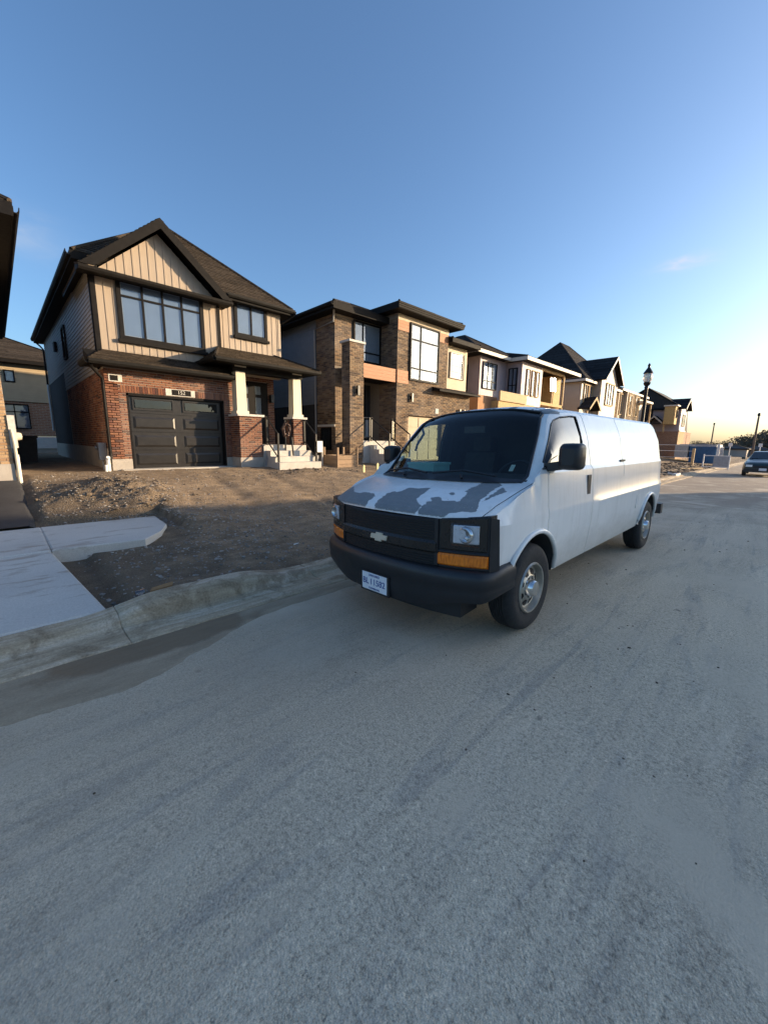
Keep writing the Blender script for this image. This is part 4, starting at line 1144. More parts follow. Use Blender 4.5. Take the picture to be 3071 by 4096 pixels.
# wheels
def wheel(wx, side):
    cx, cz = VX+wx, WR-.004; yo = VY+side*.985; s_ = side
    tw = .235
    prof = [(.213,0),(.220,-.012),(.255,-.006),(.30,.004),(.345,-.004),(.368,-.022),(.380,-.045),(.385,-.07)]
    for k in range(5):
        c0 = -.07-k*.022; 
        prof += [(.385,c0-.012),(.374,c0-.013),(.374,c0-.019),(.385,c0-.021)]
    prof += [(.385,-tw+.055),(.376,-tw+.03),(.35,-tw+.006),(.30,-tw),(.225,-tw+.01)]
    w = obj('wheel', MB().lathe([(.216,-.01),(.226,.004),(.236,-.004),(.228,-.02),(.212,-.03)][::1], (cx,yo,cz), 'y', 40) if False else MB().lathe([(.232,-.014),(.226,.002),(.216,.0),(.208,-.03),(.202,-.06),(.205,-.2)], (cx,yo,cz), 'y', 40) if s_ < 0 else MB().lathe([(.232,-.014),(.226,.002),(.216,.0),(.208,-.03),(.202,-.2)], (cx,yo,cz), 'y', 40), 'rim_steel', VAN, smooth=50)
    def fl(mb): # profile depth runs inwards; mirror for the driver side
        mb.v = [(v[0], yo-(v[1]-yo)*1.0 if s_ < 0 else v[1], v[2]) for v in mb.v]
        if s_ < 0: mb.f = [f[::-1] for f in mb.f]
        return mb
    bpy.data.objects.remove(w)
    w = obj('wheel', fl(MB().lathe([(.224,-.010),(.216,.004),(.205,.002),(.196,-.03),(.190,-.06),(.190,-.2)], (cx,yo,cz), 'y', 48)), 'rim_steel', VAN, smooth=50)
    tm = fl(MB().lathe(prof, (cx,yo,cz), 'y', 64))
    # tread blocks: fine zigzag cuts on the outer ribs
    for i, v in enumerate(tm.v):
        r_ = math.hypot(v[0]-cx, v[2]-cz)
        if r_ > .3835:
            k_ = (i % 64) % 2
            f_ = 1-.010*k_; tm.v[i] = (cx+(v[0]-cx)*f_, v[1], cz+(v[2]-cz)*f_)
    obj('tyre', tm, 'tyre', w, smooth=30)
    # disc with eight hand holes
    disc = fl(MB().lathe([(.192,-.055),(.184,-.048),(.174,-.052),(.118,-.030),(.104,-.022),(.098,-.024),(.090,-.045),(.075,-.045)], (cx,yo,cz), 'y', 48))
    obj('disc', disc, 'rim_steel', w, smooth=40)
    for k in range(8):
        a = 2*math.pi*(k+.5)/8; r0 = .146; pts = []
        for (dr, dt) in ((-.030,-.020),(-.030,.020),(.0,.033),(.022,.026),(.022,-.026),(.0,-.033)):
            rr, aa = r0+dr, a+dt/r0
            dep = -.0415+(r0-rr)*.37
            pts.append((cx+rr*math.cos(aa), yo+s_*(dep+.006), cz+rr*math.sin(aa)))
        obj('hand_hole', MB().prism(pts, (0,-s_*.01,0)), 'grille_black', w)
    obj('hub', fl(MB().lathe([(.078,-.05),(.074,.012),(.062,.030),(.030,.034),(0,.034)], (cx,yo,cz), 'y', 24)), 'chrome', w, smooth=40)
    for k in range(8):
        a = 2*math.pi*k/8; q = (cx+.090*math.cos(a), yo+s_*(-.045), cz+.090*math.sin(a))
        obj('lug_nut', MB().tube([q, (q[0], q[1]+s_*.026, q[2])], .012, 6), 'chrome', w)
for wx in (WXF, WXR):
    for side in (-1, 1): wheel(wx, side)
# front: black surround following the swept nose
def nose(y, x0=0.0, k=.20): return VX+.06+x0+k*(abs(y)/.93)**2.7
def nose_panel(name, y0, y1, z0, z1, off, thick, mat, parent=VAN, n=14, zt=None, zb=None, bev=.012, tilt=0):
    """panel bent along the nose between y0..y1 (van y), z0..z1"""
    ysn = np.linspace(y0, y1, n); f0, f1 = [], []
    rows = []
    for (z, o_) in ((z0, -thick), (z0, -bev), (z0+bev, 0), (z1-bev, 0), (z1, -bev), (z1, -thick)):
        r_ = []
        for y in ysn:
            e_ = min(y-y0, y1-y)
            oo = o_
            zz = z+((zt(y) if zt else 0)*(1 if z > (z0+z1)/2 else 0))+((zb(y) if zb else 0)*(1 if z < (z0+z1)/2 else 0))
            r_.append((nose(y)-off-oo*1.0*(1 if oo < 0 else 1)*-1*-1+tilt*(zz-z0), VY+y, zz))
        rows.append(r_)
    mb = MB(); mb.grid(rows)
    n_ = n
    mb.add([rows[i][0] for i in range(6)], [tuple(range(6))]); mb.add([rows[i][-1] for i in range(6)], [tuple(range(5,-1,-1))])
    fixn(mb)
    return obj(name, mb, mat, parent, smooth=40)
zt_ = lambda y: .045*(abs(y)/.9)**2
sur = nose_panel('grille_surround', -.935, .935, .655, 1.035, .004, .10, 'van_black', zt=zt_, n=30)
# side returns of the surround, wrapping the corner
for side in (-1, 1):
    pts = [(nose(.93)-.004, VY+side*.945, .66), (VX+.335, VY+side*.986, .67), (VX+.315, VY+side*.980, 1.06), (nose(.93)-.004, VY+side*.945, 1.075)]
    obj('surround_return', MB().prism(pts, (.01, -side*.03, 0)), 'van_black', sur)
gri = nose_panel('grille', -.56, .56, .67, 1.030, .008, .03, 'grille_black', sur, zt=zt_, n=20)
for k in range(7):
    z = .882+k*.021; nose_panel('grille_slat', -.55, .55, z, z+.009, .012, .02, 'grille_black', gri, n=14, bev=.003)
for k in range(4):
    z = .675+k*.02; nose_panel('grille_slat', -.55, .55, z, z+.008, .012, .02, 'grille_black', gri, n=14, bev=.003)
nose_panel('grille_bar', -.575, .575, .765, .868, .030, .05, 'van_gloss_black', gri, n=20, bev=.02)
for y in (-.57, .57): nose_panel('grille_divider', y-.014, y+.014, .67, 1.045, .020, .04, 'van_black', gri, n=3, bev=.006)
# emblem: slanted cross badge
em = MB(); ec = (nose(0)-.030, VY, .822)
w1, w2, h1, h2 = .105, .040, .021, .038
out = [(-w1,-h1),(-w2-.008,-h1),(-w2-.008,-h2),(w2-.008,-h2),(w2-.004,-h1),(w1-.012,-h1),(w1,h1),(w2+.008,h1),(w2+.008,h2),(-w2+.008,h2),(-w2+.004,h1),(-w1+.012,h1)]
em.prism([(ec[0], ec[1]-a, ec[2]+b) for a, b in out], (-.012,0,0)); obj('emblem', em, 'emblem_gold', gri)
ins = [(a*.88, b*.80) for a, b in out]; obj('emblem_face', MB().prism([(ec[0]-.0121, ec[1]-a, ec[2]+b) for a, b in ins], (-.003,0,0)), 'emblem_gold', gri)
for side in (-1, 1):
    y0, y1 = sorted((side*.60, side*.925))
    hb = nose_panel('headlamp_housing', y0, y1, .805, 1.032, .012, .04, 'van_gloss_black', sur, zt=zt_, n=12)
    c0, c1 = sorted((side*.700, side*.875))
    hz0, hz1 = .855, 1.02
    hl = nose_panel('headlamp', c0, c1, hz0, hz1, .020, .03, 'reflector_silver', sur, n=8, bev=.02)
    # reflector bowl and lens
    cy = (c0+c1)/2; mb = MB().lathe([(.066,0),(.060,-.014),(.052,-.017),(.048,-.008),(.03,.0),(0,.004)], (nose(cy)-.022, VY+cy, (hz0+hz1)/2), 'x', 24); obj('reflector', mb, 'chrome', hl, smooth=60)
    mb = MB().lathe([(.0,-.016),(.014,-.012),(.018,0)], (nose(cy)-.024, VY+cy-.01, (hz0+hz1)/2-.02), 'x', 14); obj('bulb_shield', mb, 'chrome', hl, smooth=60)
    nose_panel('headlamp_lens', c0-.004, c1+.004, hz0-.004, hz1+.004, .044, .02, 'lens_clear', hl, n=8, bev=.014)
    sg = nose_panel('turn_signal', *sorted((side*.585, side*.935)), .685, .780, .022, .03, 'lens_amber', sur, n=12, bev=.012)
    nose_panel('signal_frame', *sorted((side*.58, side*.94)), .783, .803, .018, .04, 'van_black', sur, n=12, bev=.006)
# bumper wrapped round the corners
def bumper():
    path = []
    for k in range(-20, 21):
        y = k/20*.90; path.append(Vector((nose(y, -.06, .18), VY+y, 0)))
    def corner(side):
        r_ = []
        for k in range(1, 7):
            a = k/6; r_.append(Vector((VX+.167+.08*a+.30*a*a, VY+side*(.90+.105*math.sin(a*math.pi/2)), 0)))
        return r_
    path = [q for q in corner(-1)[::-1]]+path+corner(1)
    prof = [(.06,.33),(.012,.345),(0,.40),(-.004,.46),(.0,.52),(-.006,.535),(-.010,.60),(.004,.645),(.03,.662),(.10,.668)]
    rows = []
    n = len(path)
    for i, q in enumerate(path):
        d = (path[min(i+1,n-1)]-path[max(i-1,0)]).normalized(); nr_ = Vector((-d.y, d.x, 0))   # outwards
        if nr_.x > 0 and abs(q.y-VY) < .5: nr_ = -nr_
        if abs(q.y-VY) >= .5 and (nr_.y*(q.y-VY)) < 0: nr_ = -nr_
        end = abs(i-(n-1)/2)/((n-1)/2)
        lift = .10*sm(.30, .75, end)+.06*sm(.80, 1.0, end); 
        rows.append([tuple(q-nr_*dx+Vector((0,0,z+lift*(.62-z)/.29-.02 if z < .50 else z+.035*sm(.84,1,end)))) for dx, z in prof])
    mb = MB(); mb.grid(rows); 
    mb.add(rows[0], [tuple(range(len(prof)))]); mb.add(rows[-1], [tuple(range(len(prof)-1,-1,-1))])
    return mb
bp = bumper(); b_o = obj('bumper', bp, 'van_black', VAN, smooth=40)
obj('air_dam', MB().prism([(VX+.14+.15*(abs(y)/.9)**2.2, VY+y, .24) for y in np.linspace(-.72,.72,13)]+[(VX+.5, VY+.7, .24), (VX+.5, VY-.7, .24)], (0,0,.14)), 'van_black', VAN)
# licence plate
px = nose(-.02, -.06, .18)-.014; pc = (px, VY+.02, .41)
pl = obj('licence_plate', MB().box(px-.004, px, pc[1]-.155, pc[1]+.155, pc[2]-.078, pc[2]+.078), 'plate_white', b_o)
obj('plate_holder', MB().box(px, px+.03, pc[1]-.18, pc[1]+.18, pc[2]-.095, pc[2]+.085), 'van_black', b_o)
RT = (rad(90), 0, rad(-90))
for k, ch in enumerate('BL11582'): text('plate_character', ch, .078, 'plate_blue', pl, (px-.006, pc[1]+.125-k*.0385-(.012 if k > 1 else 0), pc[2]-.002), RT, .001)
text('plate_heading', 'ONTARIO', .030, 'plate_blue', pl, (px-.006, pc[1], pc[2]+.057), RT, .001)
text('plate_motto', 'COMMERCIAL', .022, 'plate_blue', pl, (px-.006, pc[1], pc[2]-.060), RT, .001)
# mirrors
for side in (-1, 1):
    mx, mz = (VX+1.20, 1.505) if side < 0 else (VX+1.38, 1.50)
    rows = []
    for (dx, sy, sz) in ((-.115,.55,.6),(-.10,.86,.86),(-.05,1.0,1.0),(.02,1.0,1.0),(.045,.96,.97)):
        r_ = []
        for k in range(20):
            a = 2*math.pi*k/20; ca, sa = math.cos(a), math.sin(a); e_ = .38
            r_.append((mx+dx, VY+side*(1.14+.092*sy*math.copysign(abs(ca)**e_, ca)), mz+.112*sz*math.copysign(abs(sa)**e_, sa)))
        rows.append(r_+[r_[0]])
    mb = MB(); mb.grid(rows); mb.add(rows[0][:-1], [tuple(range(20))]); mb.add(rows[-1][:-1], [tuple(range(19,-1,-1))]); fixn(mb)
    mo = obj('mirror', mb, 'van_black', VAN, smooth=50)
    obj('mirror_arm', MB().prism([(mx-.08, VY+side*.93, 1.37), (mx+.10, VY+side*.93, 1.37), (mx+.05, VY+side*1.10, 1.40), (mx-.06, VY+side*1.10, 1.40)], (0,0,.075)), 'van_black', mo)
    obj('mirror_glass', MB().box(mx+.045, mx+.048, VY+side*1.14-.075, VY+side*1.14+.075, mz-.095, mz+.095), 'chrome', mo)
# door handles and trim
for side, hx_ in ((-1, 2.12), (1, 2.12)):
    y = VY+side*(yside(1.2)-.012)
    h_ = obj('door_handle', MB().box(VX+hx_-.045, VX+hx_+.045, min(y, y+side*.02), max(y, y+side*.02), 1.10, 1.30), 'van_black', VAN)
obj('door_handle', MB().box(VX+3.30, VX+3.48, VY-yside(1.46)-.02, VY-yside(1.46)+.01, 1.405, 1.43), 'van_black', VAN)
obj('fuel_flap', MB().box(VX+4.05, VX+4.25, VY-yside(.8)*1.0-.006, VY-yside(.8), .74, .92), 'van_paint', VAN)
bmR = [(VX+5.72, -1.0), (VX+5.86, -1.0), (VX+5.97, -.93), (VX+5.99, 0), (VX+5.97, .93), (VX+5.86, 1.0), (VX+5.72, 1.0)]
obj('rear_bumper', MB().prism([(a, VY+b, .46) for a, b in bmR], (0,0,.17)), 'van_black', VAN)
for side in (-1, 1): obj('tail_lamp', MB().box(VX+5.80, VX+5.885, VY+side*.74-.05, VY+side*.74+.05, 1.0, 1.5), 'tail_red', VAN)
# interior
ins_ = MB(); ins_.prism([(VX+.95, VY-.86, 1.18), (VX+.95, VY-.86, 1.30), (VX+1.25, VY-.86, 1.335), (VX+1.42, VY-.86, 1.28), (VX+1.45, VY-.86, 1.0), (VX+1.1, VY-.86, .95)], (0,1.72,0))
obj('dashboard', ins_, 'van_interior', VAN)
for side in (-1, 1):
    cy = VY+side*.46; sx_ = VX+2.0
    s_ = obj('seat', MB().box(sx_-.25, sx_+.25, cy-.24, cy+.24, .75, .95), 'seat_fabric', VAN)
    mb = MB(); mb.prism([(sx_+.18, cy-.23, .90), (sx_+.32, cy-.23, .90), (sx_+.46, cy-.21, 1.50), (sx_+.36, cy-.21, 1.52)], (0,.44,0)); obj('backrest', mb, 'seat_fabric', s_)
    mb = MB(); mb.prism([(sx_+.36, cy-.13, 1.54), (sx_+.46, cy-.13, 1.54), (sx_+.48, cy-.12, 1.72), (sx_+.40, cy-.12, 1.73)], (0,.26,0)); obj('headrest', mb, 'seat_fabric', s_)
wc = Vector((VX+1.52, VY-.46, 1.30)); ax = Vector((-.75,0,.66)).normalized(); b1 = Vector((0,1,0)); b2 = ax.cross(b1)
mb = MB(); mb.tube([wc+(b1*math.cos(a)+b2*math.sin(a))*.19 for a in np.linspace(0, 2*math.pi, 28)[:-1]], .014, 6, closed=True)
mb.tube([wc-b1*.19, wc+b1*.19], .014, 6); mb.tube([wc, wc-ax*.2], .03, 8); obj('steering_wheel', mb, 'van_black', VAN)
bh_ = [(y*.94, .62+(z-.62)*.96) for y, z in section(2.6) if z > .5]; obj('bulkhead', MB().prism([(VX+2.6, VY+a, b) for a, b in bh_]+[(VX+2.6, VY-a, b) for a, b in bh_[-2::-1]], (.03,0,0)), 'van_interior', VAN)
obj('cabin_floor', MB().box(VX+1.0, VX+5.6, VY-.88, VY+.88, .56, .60), 'van_interior', VAN)
q = S(12, 1.40); obj('rear_view_mirror', MB().box(q.x+.06, q.x+.09, VY-.13, VY+.13, q.z-.16, q.z-.09), 'van_black', VAN)
mb = MB().tube([(VX+1.42, VY+.80, 1.55), (VX+1.40, VY+.76, 1.62), (VX+1.50, VY+.74, 1.75), (VX+1.52, VY+.78, 1.82)], .016, 6); obj('grab_handle', mb, 'van_black', VAN)
for (y, x, w) in ((.70, .96, .05), (-.70, .90, .04)):
    a = on_screen(y, x, -.012); obj('windscreen_sticker', MB().prism([a, a+Vector((0,w,0)), a+Vector((.055,w,.055)), a+Vector((.055,0,.055))], (-.002,0,.002)), 'sticker', VAN)
bx_ = obj('storage_box', MB().box(VX+1.02, VX+1.30, VY+.20, VY+.56, 1.335, 1.40), 'box_teal')
tag(bx_, 'small pale teal box lying on the van dashboard behind the windscreen', 'box')
lid = obj('lid', MB().box(VX+1.01, VX+1.31, VY+.19, VY+.57, 1.40, 1.425), 'box_teal', bx_)

# the road falls towards the kerb, and the van leans with it
TILT = rad(1.4)
VAN.rotation_euler.x = -TILT; VAN.location.z = -.98*math.sin(TILT)
bx_.rotation_euler.x = -TILT; bx_.location.z -= math.sin(TILT)*(.98+.38); bx_.location.y += math.sin(TILT)*1.33

# ------------------------------------------------------------------ house: brown stone, flat modern bays
def gable_roof(parent, x0, x1, y0, y1, z, h, axis='y', mat='shingle_grey', rake='fascia_white', course=.28, drop_=.09):
    """gable roof over a rectangle, ridge along axis; open triangle left to the gable wall"""
    if axis == 'y': xm = (x0+x1)/2; sl = [[(x0,y0,z),(x0,y1,z),(xm,y1,z+h),(xm,y0,z+h)], [(x1,y1,z),(x1,y0,z),(xm,y0,z+h),(xm,y1,z+h)]]
    else: ym = (y0+y1)/2; sl = [[(x0,y0,z),(x1,y0,z),(x1,ym,z+h),(x0,ym,z+h)], [(x1,y1,z),(x0,y1,z),(x0,ym,z+h),(x1,ym,z+h)]]
    mb = MB()
    for s_ in sl:
        top = [Vector(q) for q in s_]; bot = [q-Vector((0,0,drop_)) for q in top]
        mb.add(bot+[q-Vector((0,0,.012)) for q in top], [(0,1,2,3),(7,6,5,4),(0,4,5,1),(1,5,6,2),(2,6,7,3),(3,7,4,0)])
    fixn(mb); r_ = obj('roof', mb, 'soffit', parent)
    mb = MB()
    for s_ in sl: roof_face(s_, r_, mat, course=course, mb=mb)
    stuff(obj('shingles', mb, mat, r_))
    for s_ in sl:
        ends = ((s_[0], s_[3]), (s_[1], s_[2]))
        for k, (a, b) in enumerate(ends):
            a, b = Vector(a), Vector(b); o_ = Vector((0, -.03, 0)) if axis == 'y' else Vector((-.03, 0, 0))
            if (a.y > (y0+y1)/2 if axis == 'y' else a.x > (x0+x1)/2): continue
            obj('rake_board', MB().prism([a+Vector((0,0,.01)), b+Vector((0,0,.01)), b-Vector((0,0,.22)), a-Vector((0,0,.2))], o_), rake, r_)
    return r_
def wall_lamp(parent, F, u, v, h_=.38, mat='metal_black'):
    w = obj('wall_lamp', fbox(MB(), F, u-.05, u+.05, v-h_/2, v+h_/2, .06, .15), mat, parent)
    obj('bracket', fbox(MB(), F, u-.04, u+.04, v-.06, v+.06, 0, .06), mat, w); return w

H2 = thing('house', 'brown stone house with flat roofed bays, peach panels and tall curtained window', 'house', (14.6, 13.5, .68))
Y2, Y2B = 12.6, 13.7
F2 = Frame((0,Y2,0), (1,0,0), (0,-1,0)); F2B = Frame((0,Y2B,0), (1,0,0), (0,-1,0)); F2L = Frame((10.5,0,0), (0,-1,0), (-1,0,0))
b2 = Bricks()
cw = MB(); cw.box(10.5, 18.9, 14.35, 25.5, .9, 6.9); cw.box(10.5, 11.1, Y2B, 14.4, .9, 4.6); cw.box(10.5, 13.2, Y2B, 14.4, 4.6, 6.9)
cw.box(13.1, 13.35, Y2, 14.4, .9, 7.1); cw.box(16.5, 18.9, Y2, 14.4, .9, 4.1); cw.box(13.35, 16.5, Y2, 14.4, 2.82, 7.1); cw.box(16.5, 16.75, Y2, 14.4, 4.1, 7.1)
w2 = obj('wall', cw, 'mortar_dark', H2)
cw = MB(); cw.box(10.4, 11.13, Y2, Y2+.5, .9, 5.46); obj('pier', cw, 'mortar_dark', H2)
G2 = (13.94, 16.5, .7, 2.80); BW = (13.95, 15.92, 4.46, 6.80); W1 = (11.55, 13.02, 5.10, 6.62)
b2.wall(F2, 10.4, 11.13, .95, 5.45, bh=.075, bl=.26, pri=5)
b2.wall(Frame((10.4,0,0), (0,-1,0), (-1,0,0)), -Y2-.5, -Y2, .95, 5.45, bh=.075, bl=.26, pri=4)
b2.wall(F2, 13.1, 16.75, 2.82, 6.42, [BW], bh=.075, bl=.26, pri=3); b2.wall(F2, 13.1, 13.92, .9, 2.82, bh=.075, bl=.26, pri=3); b2.wall(F2, 16.52, 18.9, .9, 4.08, bh=.075, bl=.26, pri=3)
b2.wall(F2B, 10.5, 13.1, 4.7, 6.62, [(W1[0]-.1, W1[1]+.1, W1[2]-.1, W1[3]+.1)], bh=.075, bl=.26, pri=3)
b2.wall(F2B, 10.5, 11.1, .95, 4.6, bh=.075, bl=.26, pri=2)
b2.wall(Frame((13.1,0,0), (0,-1,0), (-1,0,0)), -Y2B, -Y2, 1.65, 6.9, bh=.075, bl=.26, pri=1)
b2.wall(F2L, -15.0, -Y2B, .95, 6.7, bh=.075, bl=.26, pri=1)
b2.emit(w2, 'brick_brown', 300)
# siding on the flank, single laps
s2 = obj('side_siding', fbox(MB(), F2L, -25.5, -15.02, 3.2, 6.8, 0, .003), 'siding_blue', H2)
boards(F2L, [(-25.5,3.2),(-15.05,3.2),(-15.05,6.8),(-25.5,6.8)], [], .118, s2, 'siding_blue', thick=.016, d=.004)
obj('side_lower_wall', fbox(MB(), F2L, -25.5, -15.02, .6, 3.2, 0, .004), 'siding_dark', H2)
obj('foundation', MB().box(10.48, 18.92, 13.68, 25.5, .2, .95), 'foundation', H2)
obj('sill_band', fbox(MB(), F2L, -14.95, -Y2B, 2.20, 2.29, 0, .05), 'stone_cap', H2)
window(H2, F2L, -14.6, -14.0, 1.25, 2.1, fr=.05, back='dark_room', d=.012)
# friezes and peach panels
for F_, a, b, c_, d_, m_ in ((F2, 13.1, 16.75, 6.84, 7.08, 'siding_beige'), (F2B, 10.5, 13.1, 6.66, 6.88, 'siding_beige')): obj('frieze', fbox(MB(), F_, a, b, c_, d_, 0, .03), m_, H2)
for k in range(4):
    obj('panel_board', fbox(MB(), F2, 11.14, 13.10, 4.20+k*.14, 4.335+k*.14, -.1, -.02), 'panel_peach', H2); obj('panel_board', fbox(MB(), F2, 13.101, 13.84, 4.20+k*.14, 4.335+k*.14, .003, .03), 'panel_peach', H2)
for k in range(3):
    for a, b in ((13.1, 13.84), (16.03, 16.75)): obj('panel_board', fbox(MB(), F2, a, b, 6.42+k*.14, 6.555+k*.14, 0, .03), 'panel_peach', H2)
obj('balcony_slab', MB().box(11.13, 13.1, Y2+.11, Y2B, 4.20, 4.72), 'trim_black', H2)
obj('stone_cap', MB().box(10.34, 11.19, Y2-.06, Y2+.56, 5.46, 5.54), 'stone_cap', H2)
window(H2, F2, *BW, cols=2, rows=(1.0, 2.6, 1.3), colw=(1, 2), fr=.07, back='curtain', d=.015)
window(H2, F2B, *W1, cols=2, rows=(.5, 1.6), colw=(1, 2.2), fr=.07, back='curtain', d=.015)
# entry recess
obj('entry_floor', MB().box(11.13, 13.1, 12.62, 14.4, .5, 1.62), 'step_concrete', H2)
obj('entry_shade_panel', MB().box(11.13, 13.1, 14.345, 14.349, 1.62, 4.2), 'siding_dark', H2)  # dark sheet stands in for the shade inside the recess
e2 = obj('entry_door', MB().box(11.6, 12.7, 14.25, 14.34, 1.62, 3.95), 'trim_black', H2)
obj('door_handle', MB().tube([(11.95,14.25,2.1),(11.95,14.16,2.1),(11.95,14.16,3.1),(11.95,14.25,3.1)], .018, 6), 'chrome', e2)
obj('light_panel', MB().box(12.74, 12.98, 14.28, 14.33, 1.75, 2.6), 'curtain', e2)
for k in range(4): obj('step', MB().box(11.5, 12.85, 12.6-.3*(k+1), 12.6-.3*k-.001, .5, 1.62-.18*(k+1)+.0), 'step_concrete', H2)
rail(H2, (11.55,12.55,1.62), (11.55,11.45,.95), .95); rail(H2, (12.80,12.55,1.62), (12.80,11.45,.95), .95)
rail(H2, (11.15,12.66,1.62), (11.55,12.66,1.62), .95)
gp = obj('railing_glass', MB().box(12.86, 13.08, 12.64, 12.66, 1.70, 2.5), 'glass', H2)
# garage
gd2 = obj('garage_door', fbox(MB(), F2, *G2[:2], .7, 2.80, -.2, -.15), 'siding_beige', H2)
for k in range(4):
    for c_ in range(3): obj('door_panel', fbox(MB(), F2, G2[0]+.06+c_*.83, G2[0]+.83+c_*.83, .74+k*.52, 1.18+k*.52, -.149, -.13), 'siding_beige', gd2)
obj('number_plaque', fbox(MB(), F2, 15.9, 16.15, 3.0, 3.25, .012, .035), 'stone_cap', H2)
for u, v in ((10.76, 3.62), (14.05, 3.62), (17.9, 3.15), (18.3, 3.15)): wall_lamp(H2, F2, u, v)
# roofs
r2 = hip_roof(H2, 10.05, 19.1, 13.15, 25.9, 6.98, .42, mat='shingle_grey', fascia='trim_brown', fh=.26, course=.2)
gutter(r2, (10.02,13.12,6.82), (10.02,25.9,6.82), (-1,0,0))
hip_roof(H2, 12.66, 17.25, 12.12, 16.6, 7.36, .28, mat='shingle_grey', fascia='trim_brown', fh=.26, course=.2)
for (a, b) in ((12.66, 17.25),):
    for k in range(3): obj('fascia_step', MB().box(a-.06-.02*k, b+.06+.02*k, 12.06-.02*k, 12.09, 7.12+k*.075, 7.185+k*.075), 'trim_brown', H2)
# set-back bay over the garage and its canopy
bay = obj('bay', MB().box(17.1, 18.85, 12.85, 14.4, 4.35, 6.5), 'siding_beige', H2)
F23 = Frame((0,12.85,0), (1,0,0), (0,-1,0)); window(H2, F23, 17.32, 18.35, 4.95, 6.15, cols=1, rows=(1,1,1,1), fr=.04, mull=.03, frame='fascia_white', back='blind', d=.01); obj('bay_trim', fbox(MB(), F23, 18.44, 18.54, 4.9, 6.2, 0, .05), 'trim_black', H2)
hip_roof(H2, 16.8, 19.3, 12.35, 15, 6.72, .3, mat='shingle_grey', fascia='trim_brown', fh=.2, course=.2)
can = obj('canopy', MB().prism([(15.6,12.1,4.12),(15.6,12.85,4.36),(15.6,12.85,4.10),(15.6,12.1,4.04)], (3.6,0,0)), 'trim_brown', H2)
pipe(H2, [(10.1,13.2,6.85),(10.35,13.55,6.65),(10.42,13.68,6.4),(10.42,15.02,6.3),(10.42,15.02,1.2)], 'siding_grey')

# ------------------------------------------------------------------ house under construction
H3 = thing('house', 'unfinished house wrapped in pale sheeting with yellow board garage front', 'house', (27, 13.2, .5))
def part(parent, name, m_, *bx):
    mb = MB()
    for b in bx: mb.box(*b)
    return obj(name, mb, m_, parent)
part(H3, 'wall', 'wrap', (20.4,33.0,14.6,25,.4,6.9))
part(H3, 'bay', 'wrap', (21.5,24.7,13.7,14.6,.5,6.85))
part(H3, 'bay', 'wrap', (24.7,27.7,12.6,14.6,.5,6.85))
part(H3, 'pier', 'lumber', (31.5,31.62,12.6,12.72,.5,6.8)); part(H3, 'floor_deck', 'osb', (27.7,31.6,12.6,14.6,4.3,4.5)); part(H3, 'header', 'lumber', (27.7,31.62,12.6,12.75,6.6,6.85))
part(H3, 'return_wall', 'osb', (31.62,32.9,13.4,14.6,.5,6.85))
F3A = Frame((0,13.7,0), (1,0,0), (0,-1,0)); F3B = Frame((0,12.6,0), (1,0,0), (0,-1,0)); F3C = Frame((0,14.6,0), (1,0,0), (0,-1,0)); F3L = Frame((24.7,0,0), (0,-1,0), (-1,0,0)); F3A_L = Frame((21.5,0,0), (0,-1,0), (-1,0,0))
window(H3, F3A, 21.85, 23.35, 4.95, 6.45, cols=3, rows=(.4,1), fr=.05, frame='trim_black', back='blind', d=.01)
window(H3, F3L, -13.45, -12.95, 4.6, 6.35, cols=2, rows=(1,1.4), fr=.06, frame='trim_brown', back='blind', d=.01)
for u in (25.35, 26.1, 26.75): window(H3, F3B, u, u+.36, 4.75, 6.35, fr=.04, frame='lumber', back='dark_room', d=.01)
window(H3, F3C, 20.7, 21.4, 4.7, 6.3, cols=2, fr=.05, back='dark_room', d=.01)
gw = part(H3, 'garage_wall', 'brick_orange', (19.9,22.0,12.7,13.7,.5,4.3)); part(H3, 'garage_front', 'osb', (21.3,26.0,12.2,13.7,.5,4.05)); part(H3, 'ledger', 'lumber', (21.3,24.6,12.1,12.2,4.05,4.6))
r3 = hip_roof(H3, 24.3, 33.3, 12.1, 20, 6.98, .33, mat='shingle_grey', fascia='fascia_white', fh=.22, course=.3)
hip_roof(H3, 20.4, 26.6, 13.2, 20, 6.98, .55, mat='shingle_grey', fascia='fascia_white', fh=.2, course=.3)
# window glint: added pane turned to mirror the low sun at the camera
cas = MB(); cc = Vector((30.5, 13.0, 6.0)); ang = math.atan2(-.128, -.93)
sun_w = obj('sun_glint_window', MB().box(-.03,.03,-.03,.03,-.03,.03), 'lumber', H3); 
view = (cc-Vector((0,0,CAM_H))).normalized(); hn = (sdir-view).normalized(); hu = Vector((0,0,1)).cross(hn).normalized(); hv = hn.cross(hu)
sun_w.data.clear_geometry(); mb = MB(); mb.prism([cc+hu*a+hv*b for a, b in ((-.4,-.55),(.4,-.55),(.4,.55),(-.4,.55))], -hn*.05); b_ = wloc(H3)
sun_w.data.from_pydata([tuple(Vector(v)-b_) for v in mb.v], [], mb.f); sun_w.data.update()
obj('pane', MB().prism([cc+hn*.01+hu*a+hv*b for a, b in ((-.35,-.5),(.35,-.5),(.35,.5),(-.35,.5))], -hn*.006), 'glass_sun', sun_w)
part(H3, 'porch_post', 'lumber', (30.45,30.55,13.0,13.1,4.5,6.6))

